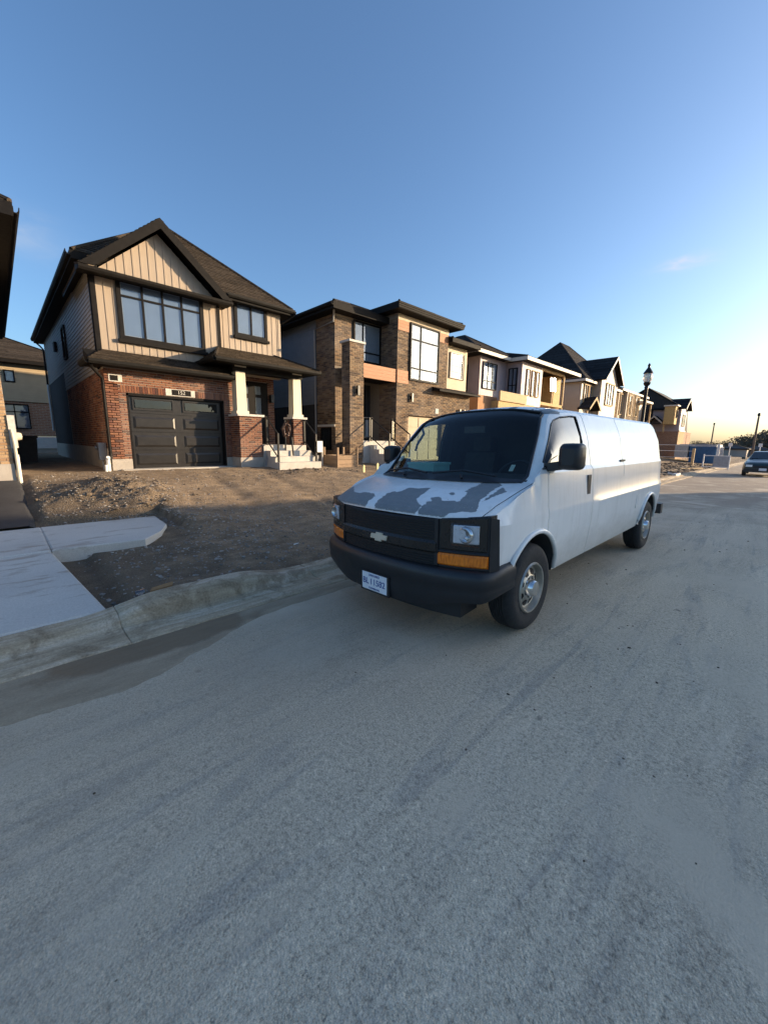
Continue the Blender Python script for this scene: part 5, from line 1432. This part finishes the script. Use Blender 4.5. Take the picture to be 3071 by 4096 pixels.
# ------------------------------------------------------------------ further houses of the row
def row_house(label, x0, x1, y0, z0, eave, ridge, wallm, gable=None, wins=(), depth=11, base=None, porch=None, axis='x', group='houses along the street', cat='house', trimf='fascia_white', roofm='shingle_grey'):
    h = thing('house', label, cat, ((x0+x1)/2, y0+.5, z0), group)
    part(h, 'wall', wallm, (x0,x1,y0,y0+depth,z0-.3,eave+.02))
    if base: part(h, 'base_wall', base[0], (x0-.03,x1+.03,y0-.03,y0+depth,z0-.3,base[1]))
    if axis == 'hip': hip_roof(h, x0-.4, x1+.4, y0-.4, y0+depth+.4, eave, (ridge-eave)/(min(x1-x0+.8, depth+.8)/2), mat=roofm, fascia=trimf, course=.4)
    else:
        gable_roof(h, x0-.4, x1+.4, y0-.45, y0+depth+.4, eave, ridge-eave, 'x', mat=roofm, course=.4)
        for xx in (x0, x1-.05):
            obj('gable_wall', MB().prism([(xx,y0,eave),(xx,y0+depth,eave),(xx,y0+depth/2,ridge-.35)], (.05,0,0)), wallm, h)
        obj('fascia', MB().box(x0-.4, x1+.4, y0-.48, y0-.45, eave-.2, eave), trimf, h)
    F_ = Frame((0,y0,0), (1,0,0), (0,-1,0))
    if gable:
        for (g0, g1, gy_, gz_, gh, gm) in gable:
            part(h, 'gable_bay', gm, (g0,g1,gy_,y0+.2,z0-.2,gz_))
            obj('gable_wall', MB().prism([(g0,gy_,gz_),(g1,gy_,gz_),((g0+g1)/2,gy_,gz_+gh*.92)], (0,.08,0)), gm, h)
            gable_roof(h, g0-.35, g1+.35, gy_-.45, gy_+depth*.5, gz_, gh, 'y', mat=roofm, course=.4)
    for (a, b, c_, d_, yy, cols) in wins:
        window(h, Frame((0,yy,0), (1,0,0), (0,-1,0)), a, b, c_, d_, cols=cols, rows=(1,), fr=.09, mull=.07, depth=.09, frame='lumber' if wallm.startswith('wrap') else 'trim_brown', back='dark_room' if wallm == 'brick_tan' else 'blind', d=.01)
    return h
H4 = row_house('cream gabled house with white rake boards beyond the unfinished house', 36.0, 45.6, 12.9, .5, 7.0, 11.1, 'wrap_cream', axis='hip', depth=7.4,
    gable=[(38.7, 43.2, 12.2, 7.2, 2.2, 'wrap_cream')], wins=[(40.0,42.0,5.2,7.0,12.2,3), (36.6,37.5,5.2,6.6,12.9,2), (37.8,38.4,5.3,6.6,12.9,1)], group=None)
part(H4, 'porch_post', 'lumber', (36.2,36.35,12.3,12.45,.4,4.4)); gable_roof(H4, 35.8, 38.6, 12.0, 13.0, 4.6, 1.0, 'y', mat='shingle_grey', rake='lumber')
H5 = row_house('cream house with vertical battens and stubby white eaves behind the lamp post', 47.0, 57.0, 13.0, .3, 7.3, 9.3, 'wrap_cream', axis='hip', wins=[(47.4,48.1,4.8,6.8,13.0,1), (49.0,50.0,4.8,6.8,12.6,1), (51.6,52.6,4.8,6.8,12.6,1)], group=None)
part(H5, 'bay', 'wrap_cream', (48.4,53.4,12.6,13.2,.2,7.15)); part(H5, 'porch_roof', 'fascia_white', (52.6,55.6,11.7,13.0,6.3,6.5)); part(H5, 'porch_post', 'lumber', (55.3,55.45,11.8,11.95,0,6.3)); part(H5, 'porch_post', 'lumber', (52.7,52.85,11.8,11.95,0,6.3))
for k in range(18):
    obj('batten', MB().box(46.2+k*.5, 46.27+k*.5, 12.53 if 48.4 < 46.2+k*.5 < 53.3 else 12.96, 12.6 if 48.4 < 46.2+k*.5 < 53.3 else 13.0, 3.4, 7.1), 'lumber', H5)
# last house: brick corner, long dark roof falling to a low eave
z6 = -.42
H6 = thing('house', 'brick corner house with long dark side roof at the end of the row', 'house', (65, 10.5, z6))
t = NT('far_brick'); p = t.pos(); sx = t.n('ShaderNodeSeparateXYZ'); t.l(p, sx.inputs[0])
cb_ = t.n('ShaderNodeCombineXYZ'); t.l(t.math('ADD', sx.outputs['X'], sx.outputs['Y']), cb_.inputs[0]); t.l(sx.outputs['Z'], cb_.inputs[1])
br = t.n('ShaderNodeTexBrick'); t.l(cb_.outputs[0], br.inputs['Vector'])
for k_, v_ in (('Color1', (.26,.12,.07,1)), ('Color2', (.36,.18,.10,1)), ('Mortar', (.40,.32,.25,1)), ('Scale', 1.0), ('Mortar Size', .012), ('Brick Width', .3), ('Row Height', .1)): br.inputs[k_].default_value = v_
MATS['far_brick'] = t.pbr(br.outputs['Color'], .9)
part(H6, 'brick_wall', 'far_brick', (60.0,69.0,9.62,19,z6-.3,3.3)); part(H6, 'brick_front', 'brick_tan', (59.98,63.7,9.58,9.7,z6-.3,3.3)); part(H6, 'belt', 'fascia_white', (59.9,63.75,9.5,9.6,3.3,3.45))
obj('gable_end_wall', MB().prism([(60.02,10.0,3.3),(60.02,10.3,6.6),(60.02,13.4,8.65),(60.02,18.9,5.0),(60.02,18.9,3.3)], (8.5,0,0)), 'siding_dark', H6)
part(H6, 'tower', 'wrap', (60.0,63.7,9.6,12.5,3.3,6.0)); window(H6, Frame((0,9.6,0), (1,0,0), (0,-1,0)), 61.2, 62.6, 4.0, 5.3, cols=2, fr=.08, back='blind', d=.01)
gable_roof(H6, 59.75, 64.0, 9.1, 13, 6.0, 1.35, 'y', mat='shingle_grey'); obj('gable_wall', MB().prism([(60.1,9.6,6.0),(63.6,9.6,6.0),(61.87,9.6,7.15)], (0,.1,0)), 'wrap_cream', H6)
r6 = obj('roof', MB().add([(59.7,9.9,6.45),(59.7,13.4,8.80),(69,13.4,8.80),(69,9.9,6.45),(59.7,19.2,5.0),(69,19.2,5.0)], [(0,3,2,1),(1,2,5,4)]), 'far_roof', H6)
part(H6, 'dormer', 'osb', (58.2,60.0,9.9,11.0,4.1,6.2)); window(H6, Frame((0,9.9,0), (1,0,0), (0,-1,0)), 58.8, 59.4, 4.9, 5.7, fr=.06, back='dark_room', d=.01); part(H6, 'dormer_roof', 'fascia_white', (58.0,60.0,9.7,11.1,6.2,6.35))
part(H6, 'porch_roof', 'far_roof', (58.6,60.0,10.6,13.2,4.2,4.35)); gable_roof(H6, 58.4, 60.0, 11.1, 12.9, 4.35, .85, 'x', mat='shingle_grey')
for y in (10.9, 12.9): part(H6, 'porch_post', 'lumber', (58.7,58.85,y,y+.15,3.2,4.2))

# neighbour at the left edge of the view
H0 = thing('house', 'tan brick house cut off at the left edge with its dark eave overhead', 'house', (-3, 12, .6))
F0 = Frame((0,11.9,0), (1,0,0), (0,-1,0))
part(H0, 'wall', 'mortar', (-6.2,.24,11.9,24,.9,5.75)); part(H0, 'foundation', 'foundation', (-6.22,.25,11.88,24,.2,1.0))
b0 = Bricks(); b0.wall(F0, -1.4, .24, 1.0, 5.6, [(-4.6,-1.2,0,2.9)], pri=5); b0.wall(F0, -6.2, -1.4, 2.95, 5.6, bh=.068, pri=1)
b0.emit(H0, 'brick_tan', 220)
obj('garage_door', MB().box(-4.6, -1.75, 11.86, 11.9, .72, 2.9), 'door_brown', H0)
r0 = hip_roof(H0, -6.6, .72, 10.9, 24.4, 5.95, .6, fascia='trim_black', fh=.24, course=.2)
gutter(r0, (.74,10.9,5.78), (.74,24.4,5.78), (1,0,0), mat='trim_black')
pipe(H0, [(.30,11.84,.5),(.30,11.84,1.45),(.28,11.84,1.75)], 'column_cream', .03, 'conduit'); pipe(H0, [(.33,11.86,.5),(.33,11.86,1.2)], 'metal_grey', .02, 'conduit')
mt = obj('electric_meter', MB().box(.24, .36, 11.86, 12.1, 1.35, 2.05), 'stone_cap', H0); obj('meter_dial', MB().lathe([(.0,.09),(.07,.08),(.085,.03),(.085,0)], (.36,11.98,1.60), 'x', 18), 'column_cream', mt, smooth=50)

# house on the next street, seen through the gap
HB = thing('house', 'beige sided house far behind the gap with curtained window over brick', 'house', (0, 33, .5))
part(HB, 'wall', 'siding_beige', (-7,4.5,32,42,3.58,5.7)); part(HB, 'brick_wall', 'far_brick', (-7,4.5,32.05,42,1.62,3.58)); part(HB, 'deck', 'step_concrete', (-7,4.5,30.6,32.05,.3,1.5)); part(HB, 'deck_front', 'white_paint', (-6.9,4.4,30.55,30.6,.9,1.55))
FB = Frame((0,32,0), (1,0,0), (0,-1,0)); window(HB, FB, .86, 1.2, 4.72, 5.28, fr=.05, d=.01); window(HB, FB, .45, 1.62, 2.08, 3.38, cols=2, rows=(2.4,1), fr=.06, back='curtain', d=.01)
sb = obj('side_siding', MB().box(-6.9, 4.4, 31.99, 32, 3.6, 5.65), 'siding_beige', HB); boards(FB, [(-7,3.6),(4.5,3.6),(4.5,5.68),(-7,5.68)], [(.8,1.26,4.66,5.34)], .13, sb, 'siding_beige', thick=.016, d=.012)
hip_roof(HB, -7.5, 5.0, 31.4, 42.5, 5.9, .45, fascia='trim_black', course=.4)

# ------------------------------------------------------------------ the side of the street behind the camera (casts the long shadow)
for k, (x0, x1, lab, wm, rm, rid) in enumerate(((19.0, 27.6, 'tan sided house opposite, nearer of the two behind the camera', 'siding_tan', 'shingle', 9.4), (29.2, 37.2, 'beige end house opposite, last before the open lot', 'siding_beige', 'shingle', 8.9))):
    h = row_house(lab, x0, x1, -22.5, .5, 6.2, rid, wm, axis='hip', depth=10.5, group='houses across the street', roofm=rm, trimf='trim_brown')
    FO = Frame((0,-12.0,0), (-1,0,0), (0,1,0))
    for a, b, c_, d_, n_ in ((.9,2.6,4.1,5.6,2), (4.6,6.4,4.1,5.6,2)): window(h, FO, -x1+a, -x1+b, c_, d_, cols=n_, fr=.08, d=.01)
    part(h, 'garage_door', 'door_brown', (x0+.9,x0+3.8,-12.0,-11.96,.6,2.8)); part(h, 'front_door', 'trim_black', (x1-2.4,x1-1.4,-12.0,-11.95,1.0,3.2)); part(h, 'front_step', 'step_concrete', (x1-2.8,x1-1.0,-12.0,-10.8,.1,1.0))

# ------------------------------------------------------------------ loose stones and clods
def stone_mesh(mb, x, y, z, r, rng):
    v = [(rng.uniform(-.2,.2),rng.uniform(-.2,.2),1.05)]; n = 6
    ph = rng.uniform(0, 6.28)
    for rr, zz in ((.66,.78), (1.0,.15), (.8,-.5)):
        for k in range(n): a = ph+2*math.pi*k/n; q = rr*rng.uniform(.78, 1.22); v.append((math.cos(a)*q, math.sin(a)*q, zz+rng.uniform(-.18, .18)))
    f = [(0, 1+k, 1+(k+1) % n) for k in range(n)]
    for j in (0, n): f += [(1+j+k, 1+j+n+k, 1+j+n+(k+1) % n, 1+j+(k+1) % n) for k in range(n)]
    sx_, sy_, sz_ = r*rng.uniform(.7, 1.4), r*rng.uniform(.7, 1.4), r*rng.uniform(.45, .85)
    mb.add([(x+a*sx_, y+b*sy_, z+c_*sz_*.8+sz_*.25) for a, b, c_ in v], f)
rng = random.Random(5)
mb = MB()
for k in range(9000):      # gravel on the lot, thickest by the walk and the heap
    if rng.random() < .5: x, y = rng.uniform(.45, 9.5), rng.uniform(4.2, 13.0)
    elif rng.random() < .6: x, y = rng.gauss(1.9, .8), rng.gauss(8.6, 1.5)
    else: x, y = rng.gauss(2.2, 1.2), rng.gauss(6.0, 1.2)
    if y < 4.2 or (x < 2.0 and 6.3 < y < 8.25) or (x < .6 and y < 6.6) or x < .4 or (y > 11.5 and 6.6 < x < 8.5) or y > 12.9: continue
    stone_mesh(mb, x, y, gz(x, y), min(.026, .005+rng.expovariate(190)), rng)
stuff(obj('gravel', mb, 'stone', origin=(4,8,.2)))['label'] = 'loose grey stones scattered over the bare soil'
mb = MB()
for k in range(1500):      # clods on the heap and along the drive edge
    if rng.random() < .75: x, y = rng.gauss(1.8, .55), rng.gauss(9.8, .9)
    else: x, y = rng.gauss(7.2, 1.2), rng.gauss(11.2, .35)
    if y < 8.3 or x < .42 or y > 12.6: continue
    stone_mesh(mb, x, y, gz(x, y), min(.05, .006+rng.expovariate(110)), rng)
stuff(obj('soil_clods', mb, 'clod', origin=(2,9.8,.4)))['label'] = 'dark crumbs of soil on the heap beside the drive'
mb = MB()
for k in range(190):      # grit and crumbs of mud on the road
    if rng.random() < .6: x, y = rng.uniform(-.5, 9), rng.uniform(-1.0, 3.4)
    else: t_ = rng.random(); x, y = 1.5+t_*9+rng.gauss(0, .3), .9+rng.gauss(0, .55)
    if math.hypot(x, y) < .35: continue
    stone_mesh(mb, x, y, rz(x, y), min(.016, .003+rng.expovariate(330)), rng)
stuff(obj('road_grit', mb, 'clod', origin=(3,1,0)))['label'] = 'small dark crumbs of dried mud strewn on the road'

# ------------------------------------------------------------------ litter and small things
cup = MB().lathe([(.0,0),(.026,0),(.038,.085),(.040,.088),(.036,.086),(.024,.004),(0,.004)], (0,0,0), 'z', 20)
for i, v in enumerate(cup.v): cup.v[i] = (.80+v[2]*.9, 4.24+v[0], .115+v[1]+.0)
tag(obj('plastic_cup', cup, 'plastic_clear', smooth=60), 'clear crushed plastic cup lying on soil just behind the kerb', 'cup')
mb = MB(); mb.prism([(.93,4.24,.10),(1.13,4.22,.12),(1.16,4.30,.13),(.97,4.33,.10)], (0,0,.012)); tag(obj('cardboard_scrap', mb, 'cardboard'), 'brown scrap of cardboard beside the clear cup at the kerb', 'scrap')
mb = MB(); mb.prism([(2.9,4.78,.12),(2.97,4.76,.14),(3.0,4.80,.13),(2.93,4.83,.12)], (0,0,.006)); tag(obj('paper_scrap', mb, 'bag_white'), 'tiny white paper scrap on the bare soil near the van bumper', 'scrap')
for (x, y, h_, lab) in ((9.36, 10.57, .36, 'short yellow survey stake left of its pair behind the van bonnet'), (10.45, 11.0, .38, 'short yellow survey stake right of its pair behind the van bonnet')):
    g_ = .36; mb = MB().box(x-.045, x+.045, y-.03, y+.03, gz(x, y)-.05, g_+h_); mb.prism([(x-.045,y-.03,g_+h_),(x+.045,y-.03,g_+h_),(x,y-.03,g_+h_+.05)], (0,.06,0))
    tag(obj('stake', mb, 'stake_yellow'), lab, 'stake', 'yellow survey stakes')
for (x, y, h_, lab) in ((8.62, 12.35, 1.05, 'shorter grey standpipe right of the brick house steps'), (8.86, 12.4, 1.38, 'taller grey standpipe with side tap right of the brick house steps')):
    p_ = obj('standpipe', MB().tube([(x,y,.5),(x,y,h_)], .035, 10), 'stone_cap', smooth=50); tag(p_, lab, 'pipe', 'standpipes between the houses')
    if h_ > 1.2: obj('tap', MB().tube([(x,y,h_-.1),(x-.10,y-.02,h_-.1)], .03, 8), 'stone_cap', p_)
# timber box of soil between the two houses
cr = thing('timber_planter', 'low timber box of soil between the brick house and the stone house', 'planter', (9.6, 12.2, .6))
for k in range(3):
    for (a, b, c_, d_) in ((9.15,10.15,11.82,11.87), (9.15,10.15,12.65,12.70), (9.15,9.20,11.87,12.65), (10.10,10.15,11.87,12.65)): obj('plank', MB().box(a, b, c_, d_, .55+k*.17, .71+k*.17), 'wood', cr)
for (x, y) in ((9.14,11.80), (10.10,11.80), (9.14,12.66), (10.10,12.66)): obj('corner_post', MB().box(x, x+.07, y, y+.07, .4, 1.35), 'wood', cr)
obj('soil_fill', MB().box(9.2, 10.1, 11.87, 12.65, .5, .98), 'clod', cr)
# hose coil on the left stair rail, white card on the right one, board leaning on the steps
hs = MB(); c0 = Vector((7.36, 12.42, 1.98))
pts = []
for k in range(200):
    a = k/200*2*math.pi*6; r_ = .20+.035*math.sin(k*.7)+.02*math.cos(k*.23); pts.append(c0+Vector((math.cos(a)*r_*.62, .03*math.sin(k*.9)+(k/200-.5)*.12, math.sin(a)*r_-.02)))
hs.tube(pts, .020, 6); tag(obj('hose_coil', hs, 'hose_brown', smooth=60), 'dark brown coiled hose hung on the porch stand before the door', 'hose')
hst = thing('hose_stand', 'black post stand holding the coiled hose on the porch steps', 'stand', (7.36, 12.5, 1.23))
obj('post', MB().tube([(7.36,12.5,1.0),(7.36,12.5,2.28)], .028, 8), 'metal_black', hst); obj('foot', MB().tube([(7.55,12.30,1.05),(7.52,12.34,1.7)], .03, 8), 'metal_black', hst); obj('hook', MB().tube([(7.36,12.5,2.2),(7.36,12.36,2.22),(7.36,12.32,2.30)], .02, 6), 'metal_black', hst)
tag(obj('notice_card', MB().box(8.30, 8.54, 11.90, 11.91, 1.18, 1.58), 'bag_white'), 'blank white card hung on the lower end of the right stair rail', 'card')
mb = MB(); mb.prism([(6.55,12.50,.72),(6.62,12.50,.72),(6.78,12.62,1.18),(6.71,12.62,1.18)], (0,.02,0)); tag(obj('level_tool', mb, 'metal_grey'), 'thin grey board leaning against the left side of the porch steps', 'board')
bn = thing('waste_bin', 'black wheeled bin standing in the dark gap between the houses', 'bin', (.72, 18.5, .66))
obj('bin_body', MB().prism([(.5,18.3,.72),(1.0,18.3,.72),(1.06,18.3,1.55),(.44,18.3,1.55)], (0,.5,0)), 'siding_dark', bn); obj('lid', MB().box(.42, 1.08, 18.24, 18.84, 1.55, 1.62), 'siding_dark', bn)

# ------------------------------------------------------------------ street lamp
LX_, LY_ = 20.3, 4.6; zb = gz(LX_, LY_)
lamp = thing('street_lamp', 'black post lamp with white acorn globe behind the van', 'street lamp', (LX_, LY_, zb))
obj('post', MB().lathe([(.16,0),(.16,.12),(.11,.2),(.10,.75),(.075,.85),(.065,3.9),(.085,4.0),(.05,4.05)], (LX_,LY_,zb), 'z', 16), 'lamp_metal', lamp, smooth=50)
obj('fitter', MB().lathe([(.05,4.02),(.12,4.10),(.14,4.18),(.12,4.20)], (LX_,LY_,zb), 'z', 16), 'lamp_metal', lamp, smooth=50)
t = NT('globe_white'); MATS['globe_white'] = t.pbr((.85,.83,.76), .3, 0, None, **{'Subsurface Weight': .3, 'Transmission Weight': .25})
obj('globe', MB().lathe([(.10,4.19),(.16,4.28),(.18,4.38),(.16,4.50),(.13,4.58)], (LX_,LY_,zb), 'z', 20), 'globe_white', lamp, smooth=60)
obj('cap', MB().lathe([(.19,4.56),(.165,4.62),(.09,4.74),(.05,4.80),(.045,4.86),(.06,4.90),(.0,5.0)], (LX_,LY_,zb), 'z', 20), 'lamp_metal', lamp, smooth=40)

# ------------------------------------------------------------------ far right: utility poles, dumpster, fence, parked car, woods
for (x, y, h_, r_, lab, arm) in ((75, 3.3, 6.4, .15, 'tall dark utility pole at the right edge above the parked car', True), (95, 10.0, 6.4, .13, 'thin pale pole rising behind the blue dumpster', False)):
    z_ = drop(x)-.2; p_ = thing('utility_pole', lab, 'pole', (x, y, z_))
    obj('post', MB().tube([(x,y,z_),(x,y,z_+h_)], [r_, r_*.7], 10), 'pole_wood', p_, smooth=50)
    if arm: obj('lamp_head', MB().lathe([(.05,0),(.16,.15),(.18,.35),(.10,.5),(0,.55)], (x,y,z_+h_+.0), 'z', 12), 'lamp_metal', p_, smooth=50)
    else: obj('lamp_head', MB().lathe([(.05,0),(.14,.1),(.15,.3),(0,.42)], (x,y,z_+h_), 'z', 12), 'lamp_metal', p_, smooth=50)
for (x, y, lab) in ((70, 5.35, 'short white marker post between dumpster and parked car'), (72, 2.5, 'white signpost beside the leaning utility pole')):
    z_ = drop(x)-.2; p_ = thing('marker_post', lab, 'post', (x, y, z_)); obj('post', MB().tube([(x,y,z_),(x,y,z_+2.3)], .05, 8), 'white_paint', p_); obj('plate', MB().box(x-.03, x, y-.2, y+.2, z_+2.3, z_+2.75), 'white_paint', p_)
dz = drop(58)-.2
dp = thing('dumpster', 'blue and grey open dumpster at the end of the street', 'dumpster', (58, 6.5, dz))
obj('shell', MB().prism([(55.5,5.2,dz+.3),(60.5,5.2,dz+.3),(60.9,5.2,dz+2.1),(55.1,5.2,dz+2.1)], (0,2.4,0)), 'dump_blue', dp); obj('load', MB().box(55.3,60.6,5.3,8.6,dz+2.1,dz+2.35), 'dump_grey', dp); obj('side_panel', MB().box(55.0,60,7.7,8.9,dz+.9,dz+2.3), 'dump_grey', dp); obj('end_flap', MB().box(55.0,55.1,5.0,5.25,dz+.4,dz+2.4), 'white_paint', dp)
for k in range(5): obj('rib', MB().box(55.6+k*1.1, 55.72+k*1.1, 5.12, 5.2, dz+.35, dz+2.05), 'dump_blue', dp)
fz = drop(42)
fe = thing('barrier_fence', 'low pale barrier panel beside the construction lot', 'fence', (42, 3.9, fz))
for (y, h_) in ((4.75, 1.15), (3.1, 1.1)): obj('post', MB().box(41.95, 42.05, y-.04, y+.04, fz-.1, fz+h_), 'white_paint', fe)
for z in (.08, 1.0): obj('rail', MB().box(41.97, 42.03, 3.1, 4.75, fz+z, fz+z+.07), 'white_paint', fe)
obj('mesh_panel', MB().box(41.99, 42.0, 3.1, 4.1, fz+.15, fz+1.0), 'dump_grey', fe)
wp = thing('timber_post', 'rough timber post holding rope lines before the brick corner house', 'post', (46, 6.0, drop(46)))
obj('post', MB().box(45.9, 46.1, 5.9, 6.1, drop(46)-.1, 1.35), 'lumber', wp)
for z in (1.95, 1.4, .8): obj('rope', MB().tube([(46,6.0,z-.3),(46,9.5,z-.3)], .02, 5), 'white_paint', wp)
for (x, y, l, lab) in ((36.5, 4.7, 2.4, 'long pale plank lying on the lot behind the van'),):
    tag(obj('plank', MB().prism([(x-l/2,y+.5,drop(x)+.05),(x+l/2,y-.5,drop(x)+.05),(x+l/2,y-.3,drop(x)+.05),(x-l/2,y+.7,drop(x)+.05)], (0,0,.1)), 'lumber'), lab, 'plank')
mb = MB(); rq = random.Random(3)
for k in range(900):
    x, y = rq.uniform(22, 50), rq.uniform(4.2, 8); stone_mesh(mb, x, y, gz(x, y), rq.uniform(.02, .10), rq)
stuff(obj('rubble', mb, 'clod', origin=(36,6,-.1)))['label'] = 'broken rubble and spoil on the lot behind the van'
mb = MB()
for (x, y, s_) in ((26.3, 4.1, .35), (25.4, 4.4, .2), (27.6, 4.5, .25)): pass
tag(obj('white_bag', MB().prism([(26.1,4.0,drop(26)+.0),(26.7,3.9,drop(26)+.05),(26.8,4.3,drop(26)+.0),(26.2,4.4,drop(26)+.1)], (0,0,.12)), 'bag_white'), 'flattened white bag on the dirt just behind the van', 'bag')
# parked car seen from the front
CX, CY, cz = 31.0, .80, drop(32)
car = thing('parked_car', 'dark teal car parked facing the camera at the right edge', 'car', (CX+2, CY, cz))
def ring(x, pts): return [(x, CY+a, cz+b) for a, b in pts]
secs_ = []
for (x, hw, zb_, zs, zt, tw) in ((0,.72,.32,.55,.62,.62), (.06,.80,.26,.58,.72,.70), (.5,.88,.24,.66,.84,.74), (1.1,.90,.24,.72,.93,.76), (1.35,.90,.24,.74,.97,.76), (2.05,.90,.24,.76,1.38,.60), (2.4,.90,.24,.76,1.44,.58), (3.3,.90,.24,.76,1.40,.58), (4.0,.89,.26,.76,1.02,.72), (4.5,.84,.30,.70,.98,.70)):
    half = [(0,zb_),(hw*.85,zb_),(hw,zb_+.12),(hw,zs),(hw*.97,zs+.08),(tw,zt-.03),(tw*.8,zt),(0,zt+.02)]
    secs_.append(ring(CX+x, [(-a, b) for a, b in half]+[(a, b) for a, b in half[-2:0:-1]]+[(-half[0][0], half[0][1])]))
mb = MB(); mb.grid(secs_); mb.add(secs_[0][:-1], [tuple(range(len(secs_[0])-1))]); mb.add(secs_[-1][:-1], [tuple(range(len(secs_[0])-1))]); fixn(mb)
obj('body', mb, 'car_teal', car, smooth=45)
obj('windscreen', MB().prism([(CX+1.36,CY-.70,cz+.985),(CX+1.36,CY+.70,cz+.985),(CX+2.03,CY+.56,cz+1.37),(CX+2.03,CY-.56,cz+1.37)], (-.02,0,.03)), 'glass_dark', car)
for side in (-1, 1):
    obj('headlamp', MB().box(CX-.01, CX+.05, CY+side*.60-.14, CY+side*.60+.14, cz+.56, cz+.68), 'reflector_silver', car)
    for x in (.85, 3.6):
        w_ = obj('wheel', MB().lathe([(.0,0),(.30,0),(.32,.04),(.32,.18),(.0,.18)] if side < 0 else [(0,-.18),(.32,-.18),(.32,-.04),(.30,0),(0,0)], (CX+x, CY+side*.90, cz+.32), 'y', 24), 'tyre', car, smooth=40)
    obj('door_mirror', MB().box(CX+1.5, CX+1.62, CY+side*.98-.08, CY+side*.98+.08, cz+.95, cz+1.08), 'car_teal', car)
obj('grille', MB().box(CX-.03, CX, CY-.42, CY+.42, cz+.50, cz+.64), 'van_interior', car); obj('bumper', MB().box(CX-.06, CX+.3, CY-.80, CY+.80, cz+.26, cz+.46), 'van_black', car)
obj('licence_plate', MB().box(CX-.08, CX-.065, CY-.16, CY+.16, cz+.36, cz+.50), 'plate_white', car)

# wood on the horizon: bare brown crowns, one mass
mb = MB(); rw = random.Random(9)
for k in range(260):
    x, y = rw.uniform(150, 230), rw.uniform(-14, 46); right = sm(22, 4, y*200/x)
    h_ = rw.uniform(3.0, 4.6)+4.5*right*rw.uniform(.5, 1); z_ = drop(x)-.5
    mb.tube([(x,y,z_),(x+rw.uniform(-.3,.3),y,z_+h_*.8)], [.2,.06], 4)
    for q in range(150):
        a, b = rw.uniform(0, 6.28), rw.random()**.5; zz = rw.random(); rr = h_*.38*b*(1-abs(zz-.45)*.9)
        px_, py_, pz_ = x+math.cos(a)*rr, y+math.sin(a)*rr, z_+h_*(.25+.75*zz); s_ = h_*rw.uniform(.02, .06)
        d = Vector((rw.uniform(-1,1), rw.uniform(-1,1), rw.uniform(-.4,1))).normalized(); e_ = d.cross(Vector((rw.uniform(-1,1), rw.uniform(-1,1), rw.uniform(-1,1)))).normalized()
        c_ = Vector((px_, py_, pz_)); mb.add([c_-d*s_, c_+e_*s_*.5, c_+d*s_, c_-e_*s_*.5], [(0,1,2,3)])
w_ = stuff(obj('wood', mb, 'far_trees', origin=(190,0,0))); w_['label'] = 'bare brown wood along the horizon'
for k, (x, y, w, d, h_, lab) in enumerate(((120, 14.0, 12, 8, 2.3, 'low dark roofed house far off behind the dumpster'), (118, 8.2, 9, 6, 2.2, 'low dark roofed house far off left of the utility pole'), (125, 5.0, 10, 6, 2.0, 'low dark roofed house far off behind the parked car'))):
    z_ = drop(x)-.3; h = thing('house', lab, 'house', (x, y, z_), 'far low houses'); part(h, 'wall', 'far_wall', (x-d/2,x+d/2,y-w/4,y+w/4,z_,z_+h_)); hip_roof(h, x-d/2-.3, x+d/2+.3, y-w/4-.3, y+w/4+.3, z_+h_, .3, mat='far_roof', course=1.2)
